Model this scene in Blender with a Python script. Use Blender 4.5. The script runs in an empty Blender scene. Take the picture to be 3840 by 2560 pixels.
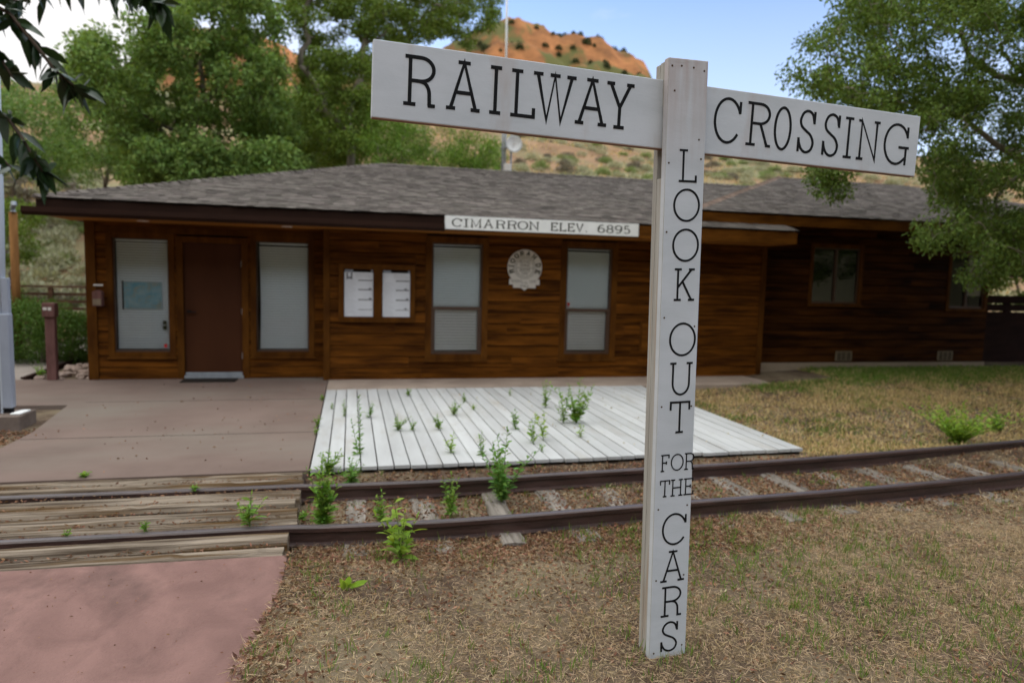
import bpy, math, random
import numpy as np
from mathutils import Matrix, Vector
R = math.radians
rng = np.random.default_rng(7)
random.seed(7)
SC = bpy.context.scene
COL = SC.collection

# ------------------------------------------------------------------ camera
FPX, PITCH, ROLL, PSI, CAMH = 2565.16, .09333, .02481, .23268, 1.7154
_R = np.array([math.cos(PSI), -math.sin(PSI), 0.])
_F0 = np.array([math.sin(PSI), math.cos(PSI), 0.])
_U0 = np.array([0, 0, 1.])
_F = math.cos(PITCH) * _F0 - math.sin(PITCH) * _U0
_U = math.cos(PITCH) * _U0 + math.sin(PITCH) * _F0
_RR = _R * math.cos(ROLL) + _U * math.sin(ROLL)
_UU = -_R * math.sin(ROLL) + _U * math.cos(ROLL)
cam = bpy.data.cameras.new('camera')
co = bpy.data.objects.new('camera', cam)
COL.objects.link(co)
cam.sensor_width = 36.0
cam.lens = FPX / 3840 * 36
cam.clip_start = .05
cam.clip_end = 4000
co.matrix_world = Matrix(((_RR[0], _UU[0], -_F[0], 0), (_RR[1], _UU[1], -_F[1], 0), (_RR[2], _UU[2], -_F[2], CAMH), (0, 0, 0, 1)))
cam.dof.use_dof = True
cam.dof.focus_distance = 3.05
cam.dof.aperture_fstop = 1.7
SC.camera = co

# ------------------------------------------------------------------ sky, sun, exposure
SUN_EL, SUN_AZ = R(13), R(142)            # azimuth from +Y, clockwise seen from above: the sun stands behind the camera, to the right
w = bpy.data.worlds.new('World')
SC.world = w
w.use_nodes = True
nt = w.node_tree
nt.nodes.clear()
wo = nt.nodes.new('ShaderNodeOutputWorld')
bg = nt.nodes.new('ShaderNodeBackground')
sky = nt.nodes.new('ShaderNodeTexSky')
sky.sky_type = 'NISHITA'
sky.sun_disc = False
sky.sun_elevation = SUN_EL
sky.sun_rotation = SUN_AZ
sky.altitude = 2000
sky.dust_density = 2.0
sky.ozone_density = 1.0
tc = nt.nodes.new('ShaderNodeTexCoord')
mp = nt.nodes.new('ShaderNodeMapping')
mp.inputs['Scale'].default_value = (1.0, 1.0, 2.6)
mp.inputs['Location'].default_value = (.35, .1, .2)
nz = nt.nodes.new('ShaderNodeTexNoise')
nz.inputs['Scale'].default_value = 1.7
nz.inputs['Detail'].default_value = 8
nz.inputs['Roughness'].default_value = .58
rp = nt.nodes.new('ShaderNodeValToRGB')
rp.color_ramp.elements[0].position = .44
rp.color_ramp.elements[1].position = .66
sepz = nt.nodes.new('ShaderNodeSeparateXYZ')
hz_ = nt.nodes.new('ShaderNodeMapRange')
hz_.inputs['From Min'].default_value = .02
hz_.inputs['From Max'].default_value = .42
hz_.inputs['To Min'].default_value = .68
hz_.inputs['To Max'].default_value = 0
wx_ = nt.nodes.new('ShaderNodeMapRange')       # cloud bank in the west (the -X side)
wx_.inputs['From Min'].default_value = .15
wx_.inputs['From Max'].default_value = -.55
wx_.inputs['To Min'].default_value = 0
wx_.inputs['To Max'].default_value = .9
ad = nt.nodes.new('ShaderNodeMath'); ad.operation = 'ADD'; ad.use_clamp = True
ad2 = nt.nodes.new('ShaderNodeMath'); ad2.operation = 'ADD'; ad2.use_clamp = True
ml = nt.nodes.new('ShaderNodeMath'); ml.operation = 'MULTIPLY'
ml.inputs[1].default_value = .55
mx = nt.nodes.new('ShaderNodeMixRGB')
CLOUD = 5.6
mx.inputs[2].default_value = (CLOUD * 1.0, CLOUD * .985, CLOUD * .98, 1)
gn = nt.nodes.new('ShaderNodeMixRGB'); gn.blend_type = 'MULTIPLY'; gn.inputs[0].default_value = 1
gn.inputs[2].default_value = (1.50, 1.60, 1.95, 1)
L = nt.links.new
L(tc.outputs['Generated'], mp.inputs[0]); L(mp.outputs[0], nz.inputs['Vector']); L(nz.outputs[0], rp.inputs[0])
L(tc.outputs['Generated'], sepz.inputs[0]); L(sepz.outputs['Z'], hz_.inputs['Value']); L(sepz.outputs['X'], wx_.inputs['Value'])
L(rp.outputs[0], ml.inputs[0]); L(ml.outputs[0], ad.inputs[0]); L(hz_.outputs[0], ad.inputs[1])
L(ad.outputs[0], ad2.inputs[0]); L(wx_.outputs[0], ad2.inputs[1])
L(ad2.outputs[0], mx.inputs[0]); L(sky.outputs[0], gn.inputs[1]); L(gn.outputs[0], mx.inputs[1]); L(mx.outputs[0], bg.inputs[0]); L(bg.outputs[0], wo.inputs[0])
# cloud glow added overhead and to the south, out of view, to brighten the foreground
mz = nt.nodes.new('ShaderNodeMapRange'); mz.inputs['From Min'].default_value = .50; mz.inputs['From Max'].default_value = .78
my = nt.nodes.new('ShaderNodeMapRange'); my.inputs['From Min'].default_value = .05; my.inputs['From Max'].default_value = -.7; my.inputs['To Max'].default_value = .30
mxm = nt.nodes.new('ShaderNodeMath'); mxm.operation = 'MAXIMUM'
mml = nt.nodes.new('ShaderNodeMath'); mml.operation = 'MULTIPLY'
nb2 = nt.nodes.new('ShaderNodeMapRange'); nb2.inputs['From Min'].default_value = .30; nb2.inputs['From Max'].default_value = .62; nb2.inputs['To Min'].default_value = .45
mx2 = nt.nodes.new('ShaderNodeMixRGB'); mx2.inputs[2].default_value = (15.4, 16.0, 15.5, 1)
L(sepz.outputs['Z'], mz.inputs['Value']); L(sepz.outputs['Y'], my.inputs['Value']); L(mz.outputs[0], mxm.inputs[0]); L(my.outputs[0], mxm.inputs[1])
L(nz.outputs[0], nb2.inputs['Value']); L(mxm.outputs[0], mml.inputs[0]); L(nb2.outputs[0], mml.inputs[1]); L(mml.outputs[0], mx2.inputs[0])
L(mx.outputs[0], mx2.inputs[1]); L(mx2.outputs[0], bg.inputs[0])
bg.inputs['Strength'].default_value = .12
sd = bpy.data.lights.new('sun', 'SUN')
sd.energy = 2.0
sd.angle = R(.5)
sd.color = (1.0, .78, .55)
so = bpy.data.objects.new('sun', sd)
COL.objects.link(so)
sdir = Vector((math.sin(SUN_AZ) * math.cos(SUN_EL), math.cos(SUN_AZ) * math.cos(SUN_EL), math.sin(SUN_EL)))
so.rotation_euler = sdir.to_track_quat('Z', 'Y').to_euler()
so.location = (0, -20, 40)
SC.view_settings.view_transform = 'Standard'
SC.view_settings.look = 'None'
SC.view_settings.exposure = .74
SC.view_settings.gamma = 1
SC.cycles.max_bounces = 8
SC.cycles.transparent_max_bounces = 12

# ------------------------------------------------------------------ pixel <-> place (2352-wide view of the photograph)
PS = 3840 / 2352
def ray(x, y):
    uu = (x * PS - 1920) / FPX
    vv = -(y * PS - 1280) / FPX
    return uu * _RR + vv * _UU + _F
def atz(x, y, z):
    q = ray(x, y); return np.array([0, 0, CAMH]) + (z - CAMH) / q[2] * q
def aty(x, y, Y):
    q = ray(x, y); return np.array([0, 0, CAMH]) + Y / q[1] * q
def atg(x, y):
    z = -.1
    for _ in range(6): p = atz(x, y, z); z = float(gz(np.array(p[0]), np.array(p[1])))
    return np.array([p[0], p[1], z])
def z8(x, y): return ((1100 + x / 1.836) / PS, (1400 + y / 1.836) / PS)
def z7(x, y): return ((x / 1.634) / PS, (1600 + y / 1.634) / PS)
def z4b(x, y): return ((2560 + x / 1.836) / PS, (1300 + y / 1.836) / PS)

# ------------------------------------------------------------------ noise
def vnoise(x, y, seed=0):
    xi = np.floor(x).astype(np.int64); yi = np.floor(y).astype(np.int64)
    xf = x - xi; yf = y - yi
    def h(a, b):
        n = (a * 374761393 + b * 668265263 + seed * 974634777) & 0x7fffffff
        n = ((n ^ (n >> 13)) * 1274126177) & 0x7fffffff
        return ((n ^ (n >> 16)) & 0xffff) / 65535.0
    u = xf * xf * (3 - 2 * xf); v = yf * yf * (3 - 2 * yf)
    return (h(xi, yi) * (1 - u) + h(xi + 1, yi) * u) * (1 - v) + (h(xi, yi + 1) * (1 - u) + h(xi + 1, yi + 1) * u) * v
def fbm(x, y, seed=0, o=5):
    s = 0; a = .5; f = 1.
    for i in range(o):
        s = s + a * vnoise(x * f, y * f, seed + i); a *= .5; f *= 2.03
    return s
def sm(t):
    t = np.clip(t, 0, 1); return t * t * (3 - 2 * t)

# ------------------------------------------------------------------ materials
MATS = {}
def pmat(name, c1, c2=None, scale=(4, 4, 4), detail=6, rough=.7, bump=0., bscale=None, island=0., spec=.08, lo=.35, hi=.65,
         c3=None, scale3=(1, 1, 1), lo3=.5, hi3=.65, metal=0., distort=0., uv='Object', hue=0., jump=0.):
    m = bpy.data.materials.new(name); m.use_nodes = True
    t = m.node_tree; N = t.nodes; K = t.links.new
    b = N['Principled BSDF']
    b.inputs['Roughness'].default_value = rough
    b.inputs['Specular IOR Level'].default_value = spec
    b.inputs['Metallic'].default_value = metal
    tcn = N.new('ShaderNodeTexCoord')
    col = None
    def noise(sc, det=detail, dis=0.):
        mpn = N.new('ShaderNodeMapping'); mpn.inputs['Scale'].default_value = sc
        n = N.new('ShaderNodeTexNoise'); n.inputs['Scale'].default_value = 1; n.inputs['Detail'].default_value = det; n.inputs['Distortion'].default_value = dis
        n.inputs['Roughness'].default_value = .6
        src = tcn.outputs[uv]
        if jump:
            gg = N.new('ShaderNodeNewGeometry'); vm = N.new('ShaderNodeVectorMath'); vm.operation = 'SCALE'; vm.inputs[0].default_value = (jump, jump * .37, jump * .61)
            K(gg.outputs['Random Per Island'], vm.inputs['Scale']); va = N.new('ShaderNodeVectorMath'); va.operation = 'ADD'; K(src, va.inputs[0]); K(vm.outputs[0], va.inputs[1]); src = va.outputs[0]
        K(src, mpn.inputs[0]); K(mpn.outputs[0], n.inputs['Vector'])
        return n
    if c2 is None: c2 = tuple(c * .8 for c in c1)
    n1 = noise(scale, dis=distort)
    r1 = N.new('ShaderNodeValToRGB')
    r1.color_ramp.elements[0].position = lo; r1.color_ramp.elements[1].position = hi
    r1.color_ramp.elements[0].color = (*c2, 1); r1.color_ramp.elements[1].color = (*c1, 1)
    K(n1.outputs[0], r1.inputs[0]); col = r1.outputs[0]
    if c3 is not None:
        n3 = noise(scale3)
        mr = N.new('ShaderNodeMapRange'); mr.inputs['From Min'].default_value = lo3; mr.inputs['From Max'].default_value = hi3
        K(n3.outputs[0], mr.inputs['Value'])
        mm = N.new('ShaderNodeMixRGB'); mm.inputs[2].default_value = (*c3, 1)
        K(mr.outputs[0], mm.inputs[0]); K(col, mm.inputs[1]); col = mm.outputs[0]
    if island or hue:
        g = N.new('ShaderNodeNewGeometry')
        hs = N.new('ShaderNodeHueSaturation')
        if island:
            mr = N.new('ShaderNodeMapRange'); mr.inputs['To Min'].default_value = 1 - island; mr.inputs['To Max'].default_value = 1 + island
            K(g.outputs['Random Per Island'], mr.inputs['Value']); K(mr.outputs[0], hs.inputs['Value'])
        if hue:
            wn = N.new('ShaderNodeTexWhiteNoise'); wn.noise_dimensions = '1D'
            K(g.outputs['Random Per Island'], wn.inputs['W'])
            mr2 = N.new('ShaderNodeMapRange'); mr2.inputs['To Min'].default_value = .5 - hue; mr2.inputs['To Max'].default_value = .5 + hue
            K(wn.outputs['Value'], mr2.inputs['Value']); K(mr2.outputs[0], hs.inputs['Hue'])
        K(col, hs.inputs['Color']); col = hs.outputs[0]
    K(col, b.inputs['Base Color'])
    if bump:
        n2 = noise(bscale or scale, 8)
        bp = N.new('ShaderNodeBump'); bp.inputs['Strength'].default_value = bump; bp.inputs['Distance'].default_value = .02
        K(n2.outputs[0], bp.inputs['Height']); K(bp.outputs[0], b.inputs['Normal'])
    MATS[name] = m
    return m
def leafmat(name, c, trans=.35, island=.35, hue=.02, rough=.5, spec=.12):
    m = bpy.data.materials.new(name); m.use_nodes = True
    t = m.node_tree; N = t.nodes; K = t.links.new
    out = N['Material Output']; b = N['Principled BSDF']
    b.inputs['Roughness'].default_value = rough; b.inputs['Specular IOR Level'].default_value = spec
    g = N.new('ShaderNodeNewGeometry')
    hs = N.new('ShaderNodeHueSaturation'); hs.inputs['Color'].default_value = (*c, 1)
    mr = N.new('ShaderNodeMapRange'); mr.inputs['To Min'].default_value = 1 - island; mr.inputs['To Max'].default_value = 1 + island
    K(g.outputs['Random Per Island'], mr.inputs['Value']); K(mr.outputs[0], hs.inputs['Value'])
    wn = N.new('ShaderNodeTexWhiteNoise'); wn.noise_dimensions = '1D'
    K(g.outputs['Random Per Island'], wn.inputs['W'])
    mr2 = N.new('ShaderNodeMapRange'); mr2.inputs['To Min'].default_value = .5 - hue; mr2.inputs['To Max'].default_value = .5 + hue
    K(wn.outputs['Value'], mr2.inputs['Value']); K(mr2.outputs[0], hs.inputs['Hue'])
    K(hs.outputs[0], b.inputs['Base Color'])
    tl = N.new('ShaderNodeBsdfTranslucent')
    g2 = N.new('ShaderNodeMixRGB'); g2.blend_type = 'MULTIPLY'; g2.inputs[0].default_value = 1; g2.inputs[2].default_value = (1.3, 1.25, .6, 1)
    K(hs.outputs[0], g2.inputs[1]); K(g2.outputs[0], tl.inputs[0])
    mxs = N.new('ShaderNodeMixShader'); mxs.inputs[0].default_value = trans
    K(b.outputs[0], mxs.inputs[1]); K(tl.outputs[0], mxs.inputs[2]); K(mxs.outputs[0], out.inputs[0])
    MATS[name] = m
    return m
def glassmat(name, tint=(.9, .95, .93), gloss=1.0):
    m = bpy.data.materials.new(name); m.use_nodes = True
    t = m.node_tree; N = t.nodes; K = t.links.new
    N.remove(N['Principled BSDF'])
    tr = N.new('ShaderNodeBsdfTransparent'); tr.inputs[0].default_value = (*tint, 1)
    gl = N.new('ShaderNodeBsdfGlossy'); gl.inputs['Roughness'].default_value = .03
    fr = N.new('ShaderNodeFresnel'); fr.inputs['IOR'].default_value = 1.52
    ma = N.new('ShaderNodeMath'); ma.operation = 'MULTIPLY'; ma.inputs[1].default_value = 2.2 * gloss; ma.use_clamp = True
    mxs = N.new('ShaderNodeMixShader')
    K(fr.outputs[0], ma.inputs[0]); K(ma.outputs[0], mxs.inputs[0]); K(tr.outputs[0], mxs.inputs[1]); K(gl.outputs[0], mxs.inputs[2])
    K(mxs.outputs[0], N['Material Output'].inputs[0])
    MATS[name] = m
    return m

# ------------------------------------------------------------------ mesh helpers
ORIG = {}
class MB:
    def __init__(s): s.v = []; s.f = []
    def add(s, vs, fs):
        n = len(s.v); s.v += [tuple(float(c) for c in p) for p in vs]; s.f += [tuple(i + n for i in f) for f in fs]; return s
    def box(s, x0, x1, y0, y1, z0, z1):
        return s.add([(x0, y0, z0), (x1, y0, z0), (x1, y1, z0), (x0, y1, z0), (x0, y0, z1), (x1, y0, z1), (x1, y1, z1), (x0, y1, z1)],
                     [(0, 3, 2, 1), (4, 5, 6, 7), (0, 1, 5, 4), (1, 2, 6, 5), (2, 3, 7, 6), (3, 0, 4, 7)])
    def obox(s, o, u, v, n, a, b, c):
        o, u, v, n = [np.array(q, float) for q in (o, u, v, n)]
        P = [o + u * i * a + v * j * b + n * k * c for k in (0, 1) for j in (0, 1) for i in (0, 1)]
        return s.add(P, [(0, 2, 3, 1), (4, 5, 7, 6), (0, 1, 5, 4), (1, 3, 7, 5), (3, 2, 6, 7), (2, 0, 4, 6)])
    def tube(s, pts, rad, n=8, cap=True):
        pts = [np.array(p, float) for p in pts]; k = len(pts)
        if np.isscalar(rad): rad = [rad] * k
        V = []
        for i, p in enumerate(pts):
            d = pts[min(i + 1, k - 1)] - pts[max(i - 1, 0)]; d = d / (np.linalg.norm(d) + 1e-9)
            a = np.cross(d, (0, 0, 1.) if abs(d[2]) < .9 else (1., 0, 0)); a /= np.linalg.norm(a); b = np.cross(d, a)
            for j in range(n):
                t = 2 * math.pi * j / n; V.append(p + rad[i] * (math.cos(t) * a + math.sin(t) * b))
        Fs = [(i * n + j, (i + 1) * n + j, (i + 1) * n + (j + 1) % n, i * n + (j + 1) % n) for i in range(k - 1) for j in range(n)]
        if cap: Fs += [tuple(range(n)), tuple((k - 1) * n + j for j in reversed(range(n)))]
        return s.add(V, Fs)
    def prism(s, poly, z0, z1):
        n = len(poly)
        V = [(x, y, z0) for x, y in poly] + [(x, y, z1) for x, y in poly]
        return s.add(V, [tuple(reversed(range(n))), tuple(range(n, 2 * n))] + [(i, (i + 1) % n, n + (i + 1) % n, n + i) for i in range(n)])
    def prism_y(s, poly, y0, y1):      # poly in (x, z), thickness along y, y0 is the front
        n = len(poly)
        V = [(x, y0, z) for x, z in poly] + [(x, y1, z) for x, z in poly]
        return s.add(V, [tuple(range(n)), tuple(reversed(range(n, 2 * n)))] + [(i, n + i, n + (i + 1) % n, (i + 1) % n) for i in range(n)])
    def build(s, name, mat, parent=None, local=False, bevel=0, smooth=False, origin=None):
        V = np.array(s.v, float).reshape(-1, 3)
        return link(name, V, s.f, mat, parent, local, bevel, smooth, origin)
def link(name, V, F, mat, parent=None, local=False, bevel=0, smooth=False, origin=None):
    V = np.asarray(V, float)
    if parent is not None:
        o = np.zeros(3) if local else ORIG[parent.name]
    elif local: o = np.zeros(3)
    elif origin is not None: o = np.array(origin, float)
    else: o = np.array([(V[:, 0].min() + V[:, 0].max()) / 2, (V[:, 1].min() + V[:, 1].max()) / 2, V[:, 2].min()])
    me = bpy.data.meshes.new(name)
    if isinstance(F, np.ndarray):
        k = F.shape[1]; n = len(F)
        me.vertices.add(len(V)); me.vertices.foreach_set('co', (V - o).ravel())
        me.loops.add(n * k); me.loops.foreach_set('vertex_index', F.ravel().astype(np.int32))
        me.polygons.add(n); me.polygons.foreach_set('loop_start', np.arange(0, n * k, k, dtype=np.int32))
        me.update(calc_edges=True); me.validate()
    else:
        me.from_pydata([tuple(p) for p in (V - o)], [], F); me.update()
    if smooth: me.polygons.foreach_set('use_smooth', [True] * len(me.polygons))
    me.materials.append(mat)
    ob = bpy.data.objects.new(name, me); COL.objects.link(ob)
    if parent is not None:
        ob.parent = parent; ORIG[ob.name] = ORIG[parent.name] if not local else np.zeros(3)
    else:
        ob.location = o; ORIG[ob.name] = o
    if bevel:
        bm = ob.modifiers.new('bevel', 'BEVEL'); bm.width = bevel; bm.segments = 2; bm.limit_method = 'ANGLE'
    return ob
def tag(o, label=None, cat=None, group=None, kind=None):
    if label: o['label'] = label
    if cat: o['category'] = cat
    if group: o['group'] = group
    if kind: o['kind'] = kind
    return o
def thing(name, label, cat, loc=(0, 0, 0), group=None):
    o = bpy.data.objects.new(name, None); COL.objects.link(o); o.location = loc; o.empty_display_size = .2
    ORIG[o.name] = np.array(loc, float)
    return tag(o, label, cat, group)
def grid_mesh(xs, ys, zf):
    X, Y = np.meshgrid(xs, ys); Z = zf(X, Y)
    V = np.stack([X.ravel(), Y.ravel(), Z.ravel()], 1)
    nx, ny = len(xs), len(ys)
    i = np.arange(nx - 1); j = np.arange(ny - 1); I, J = np.meshgrid(i, j)
    a = (J * nx + I).ravel()
    return V, np.stack([a, a + 1, a + nx + 1, a + nx], 1)

# leaves as folded blades; n leaves -> one island each
def unit(a): return a / (np.linalg.norm(a, axis=-1, keepdims=True) + 1e-9)
def leaf_cards(P, D, Ln, Wd, g, fold=.25):
    """diamond leaves: 4 verts each"""
    n = len(P); S = unit(np.cross(D, g.normal(size=(n, 3)))); Nn = np.cross(S, D)
    Ln = np.broadcast_to(np.asarray(Ln, float), (n,))[:, None]; Wd = np.broadcast_to(np.asarray(Wd, float), (n,))[:, None]
    a = P; c = P + D * Ln; m = P + D * Ln * .45
    b = m + S * Wd * .5 + Nn * Wd * fold; d = m - S * Wd * .5 + Nn * Wd * fold
    V = np.stack([a, b, c, d], 1).reshape(-1, 3)
    return V, np.arange(4 * n).reshape(n, 4)
def leaf_shape(P, D, Ln, Wd, g, droop=.3, up=None):
    """near leaves: lance shape with a mid rib and a droop, 9 verts, 8 quads/tris as quads"""
    n = len(P)
    ref = g.normal(size=(n, 3)) if up is None else up + g.normal(size=(n, 3)) * .35
    S = unit(np.cross(D, ref)); Nn = unit(np.cross(S, D))
    Ln = np.broadcast_to(np.asarray(Ln, float), (n,)); Wd = np.broadcast_to(np.asarray(Wd, float), (n,))
    st = [(0, .06), (.25, .75), (.5, 1.), (.78, .6), (1., .03)]
    rows = []
    for t, ww in st:
        c = P + D * (Ln * t)[:, None] - np.array([0, 0, 1.]) * (Ln * droop * t * t)[:, None]
        rows.append(np.stack([c + S * (Wd * ww * .5)[:, None] + Nn * (Wd * ww * .14)[:, None], c, c - S * (Wd * ww * .5)[:, None] + Nn * (Wd * ww * .14)[:, None]], 1))
    V = np.stack(rows, 1).reshape(n, 15, 3).reshape(-1, 3)
    q = []
    for r_ in range(4):
        for k in range(2):
            a = r_ * 3 + k; q.append((a, a + 1, a + 4, a + 3))
    q = np.array(q)
    Fq = (np.arange(n)[:, None, None] * 15 + q[None]).reshape(-1, 4)
    return V, Fq

# ------------------------------------------------------------------ material set
M = {}
M['soil'] = pmat('soil', (.130, .088, .062), (.055, .035, .025), (9, 9, 9), 10, .95, .9, (40, 40, 40), c3=(.19, .145, .095), scale3=(1.3, 1.3, 1), lo3=.42, hi3=.62)
M['slope'] = pmat('sandy slope', (.33, .205, .118), (.20, .118, .068), (.5, .5, .5), 10, .95, .6, (3, 3, 3), c3=(.20, .19, .10), scale3=(.16, .2, .2), lo3=.46, hi3=.62)
M['rock'] = pmat('orange rock', (.275, .130, .058), (.10, .052, .028), (.05, .05, .11), 12, .95, 1., (.2, .2, .2), c3=(.075, .080, .032), scale3=(.045, .045, .035), lo3=.47, hi3=.56)
M['farslope'] = pmat('shaded far slope', (.11, .095, .055), (.06, .055, .03), (.05, .05, .05), 8, .95)
M['railtop'] = pmat('worn rail head', (.092, .072, .076), (.055, .04, .04), (2, 30, 30), 6, .35, spec=.7)
M['slab'] = pmat('brown concrete', (.175, .124, .104), (.138, .097, .081), (1.1, 1.1, 1), 10, .85, .15, (60, 60, 60), c3=(.178, .145, .12), scale3=(.35, .9, 1), lo3=.45, hi3=.7)
M['pink'] = pmat('pink concrete', (.255, .145, .125), (.185, .104, .09), (3.4, 2.2, 1), 12, .85, .6, (60, 60, 60), c3=(.095, .060, .052), scale3=(2.8, 1.7, 1), lo3=.50, hi3=.76, distort=.8)
M['strip'] = pmat('pale concrete', (.37, .29, .235), (.27, .205, .165), (2, 2, 2), 8, .9, .2, (50, 50, 50))
M['pad'] = pmat('stained concrete', (.20, .155, .13), (.12, .09, .075), (4, 4, 4), 8, .9, .3, (40, 40, 40))
M['joint'] = pmat('joint', (.035, .028, .024), None, rough=.95)
M['deck'] = pmat('white deck boards', jump=60., c1=(.46, .455, .45), c2=(.395, .385, .38), scale=(6, .8, 6), detail=8, rough=.6, bump=.1, bscale=(40, 6, 40), island=.10, c3=(.34, .31, .275), scale3=(3.5, 1.1, 2), lo3=.54, hi3=.78)
M['timber'] = pmat('weathered timber', jump=60., c1=(.32, .255, .195), c2=(.055, .038, .026), scale=(1.0, 30, 20), detail=10, rough=.9, bump=1., bscale=(3, 70, 60), island=.38, c3=(.095, .052, .02), scale3=(.6, 14, 10), lo3=.48, hi3=.62, lo=.38, hi=.64)
M['tie'] = pmat('grey tie wood', jump=60., c1=(.27, .232, .20), c2=(.10, .083, .067), scale=(26, 1.2, 20), detail=10, rough=.9, bump=.9, bscale=(60, 4, 60), island=.35)
M['rail'] = pmat('rusty rail steel', (.070, .036, .030), (.030, .016, .014), (3, 20, 20), 8, .38, .3, (20, 40, 40), spec=.6)
M['siding'] = pmat('stained siding', jump=60., c1=(.178, .061, .0082), c2=(.046, .015, .0032), scale=(1.1, 5, 9), detail=9, rough=.6, bump=.25, bscale=(6, 30, 60), island=.22, spec=.035, lo=.30, hi=.72,
                   c3=(.025, .008, .0025), scale3=(1.1, 3, 15), lo3=.47, hi3=.70, distort=.6)
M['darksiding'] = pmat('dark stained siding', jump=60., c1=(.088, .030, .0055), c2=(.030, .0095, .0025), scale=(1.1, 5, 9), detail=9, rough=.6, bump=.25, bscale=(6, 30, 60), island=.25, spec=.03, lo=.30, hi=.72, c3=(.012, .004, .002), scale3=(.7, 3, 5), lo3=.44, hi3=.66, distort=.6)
M['trim'] = pmat('stained trim', (.108, .040, .0065), (.056, .019, .004), (6, 5, 2.2), 8, .55, .15, (30, 30, 6), island=.22, spec=.04)
M['fascia'] = pmat('fascia board', (.165, .060, .009), (.072, .025, .0045), (1.6, 6, 10), 8, .6, .15, (6, 30, 30), spec=.04)
M['gutter'] = pmat('brown gutter', (.028, .0125, .008), (.021, .0095, .0065), (1, 6, 6), 4, .5, spec=.08)
M['soffit'] = pmat('soffit boards', (.40, .165, .035), (.28, .11, .022), (.8, 14, 3), 6, .6)
M['doorpaint'] = pmat('brown door paint', (.066, .023, .0095), (.054, .018, .0075), (3, 3, .8), 6, .55, .03, (40, 40, 40), spec=.1)
M['metal'] = pmat('galvanised metal', (.36, .38, .41), (.28, .30, .33), (9, 9, 3), 6, .45, spec=.5, metal=.4)
M['pole'] = pmat('pale grey paint', (.50, .54, .60), (.42, .46, .52), (5, 5, 1), 6, .45, spec=.4)
M['greybox'] = pmat('grey enamel', (.30, .32, .38), (.25, .27, .32), (5, 5, 2), 6, .5, spec=.4)
M['dark'] = pmat('dark gap', (.012, .008, .006), None, rough=.95)
M['black'] = pmat('black paint', (.012, .012, .013), None, rough=.6)
M['mat'] = pmat('black rubber mat', (.03, .024, .02), (.015, .012, .01), (60, 60, 60), 4, .95)
M['signpaint'] = pmat('white sign paint', (.535, .55, .58), (.46, .48, .505), (2.2, 2.2, 6), 9, .55, .06, (20, 20, 50), c3=(.40, .33, .30), scale3=(3.2, 3.2, .9), lo3=.56, hi3=.80)
M['signedge'] = pmat('weathered white edge', (.40, .38, .345), (.30, .28, .25), (30, 30, 1.6), 9, .75, .3, (60, 60, 4), c3=(.30, .20, .13), scale3=(20, 20, .8), lo3=.52, hi3=.70)
M['underside'] = pmat('bare brown underside', (.28, .165, .115), (.20, .115, .08), (2, 9, 9), 8, .85)
M['screw'] = pmat('rusty screw', (.09, .055, .03), (.05, .03, .02), (90, 90, 90), 3, .7)
M['white'] = pmat('white paint', (.82, .81, .79), (.74, .73, .71), (4, 4, 4), 6, .5)
M['blind'] = pmat('blind slats', (.86, .93, .94), (.80, .87, .88), (2, 3, .8), 4, .5, spec=.3)
M['blindgrey'] = pmat('grey blind slats', (.84, .835, .81), (.78, .775, .75), (2, 3, .8), 4, .5, spec=.3)
M['backing'] = pmat('dim curtain', (.055, .052, .036), (.035, .034, .024), (3, 3, .6), 6, .9)
M['sash'] = pmat('bronze sash', (.075, .04, .026), (.06, .032, .02), (3, 3, 3), 4, .45, spec=.4)
M['paper'] = pmat('white paper', (.70, .71, .75), (.64, .65, .69), (3, 3, 3), 4, .6)
M['print'] = pmat('grey print', (.20, .20, .215), (.15, .15, .16), (60, 60, 60), 4, .7)
M['printlight'] = pmat('light grey print', (.47, .47, .50), (.58, .58, .61), (8, 8, 130), 3, .7)
M['map'] = pmat('blue map print', (.17, .44, .56), (.42, .58, .60), (6, 6, 6), 8, .5, c3=(.42, .46, .40), scale3=(7, 7, 7), lo3=.5, hi3=.62)
M['red'] = pmat('red sticker', (.5, .03, .03), None, rough=.5)
M['plaque'] = pmat('cream plaque', (.64, .60, .55), (.57, .53, .48), (5, 5, 5), 6, .6)
M['ink'] = pmat('dark ink', (.035, .035, .02), None, rough=.7)
M['inkgrey'] = pmat('faded ink', (.20, .18, .15), None, rough=.7)
M['shingle'] = pmat('asphalt shingles', (.150, .127, .112), (.088, .074, .065), (5, 5, 5), 6, .95, .5, (90, 90, 90), island=.27, hue=.012)
M['lit_hipcap'] = pmat('lit hip cap shingle', (.235, .165, .13), (.17, .12, .095), (4, 4, 4), 6, .95, island=.2)  # tan lighter than the roof: light on the hip put into the colour
M['found'] = pmat('foundation concrete', (.36, .285, .215), (.27, .205, .15), (1.2, 4, 4), 8, .9, .2, (40, 40, 40))
M['vent'] = pmat('tan vent metal', (.22, .17, .115), (.17, .13, .09), (10, 10, 10), 4, .6)
M['brownpost'] = pmat('brown sign post', (.17, .085, .075), (.11, .052, .045), (12, 12, 3), 8, .8, .2, (30, 30, 6))
M['fencewood'] = pmat('brown fence wood', (.135, .07, .04), (.06, .03, .02), (2, 2, 8), 8, .85, .2, (8, 8, 30), island=.25)
M['darkfence'] = pmat('dark fence wood', (.03, .013, .009), (.018, .008, .006), (2, 2, 9), 8, .8, island=.2)
M['polewood'] = pmat('orange brown pole', (.26, .125, .042), (.13, .058, .02), (12, 12, 1.4), 8, .85, .3, (30, 30, 3))
M['stone'] = pmat('pale stones', (.40, .31, .26), (.24, .17, .14), (8, 8, 8), 8, .9, .4, (20, 20, 20), island=.35)
M['walk'] = pmat('grey walk', (.30, .255, .225), (.23, .19, .165), (2, 2, 2), 8, .9)
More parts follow.
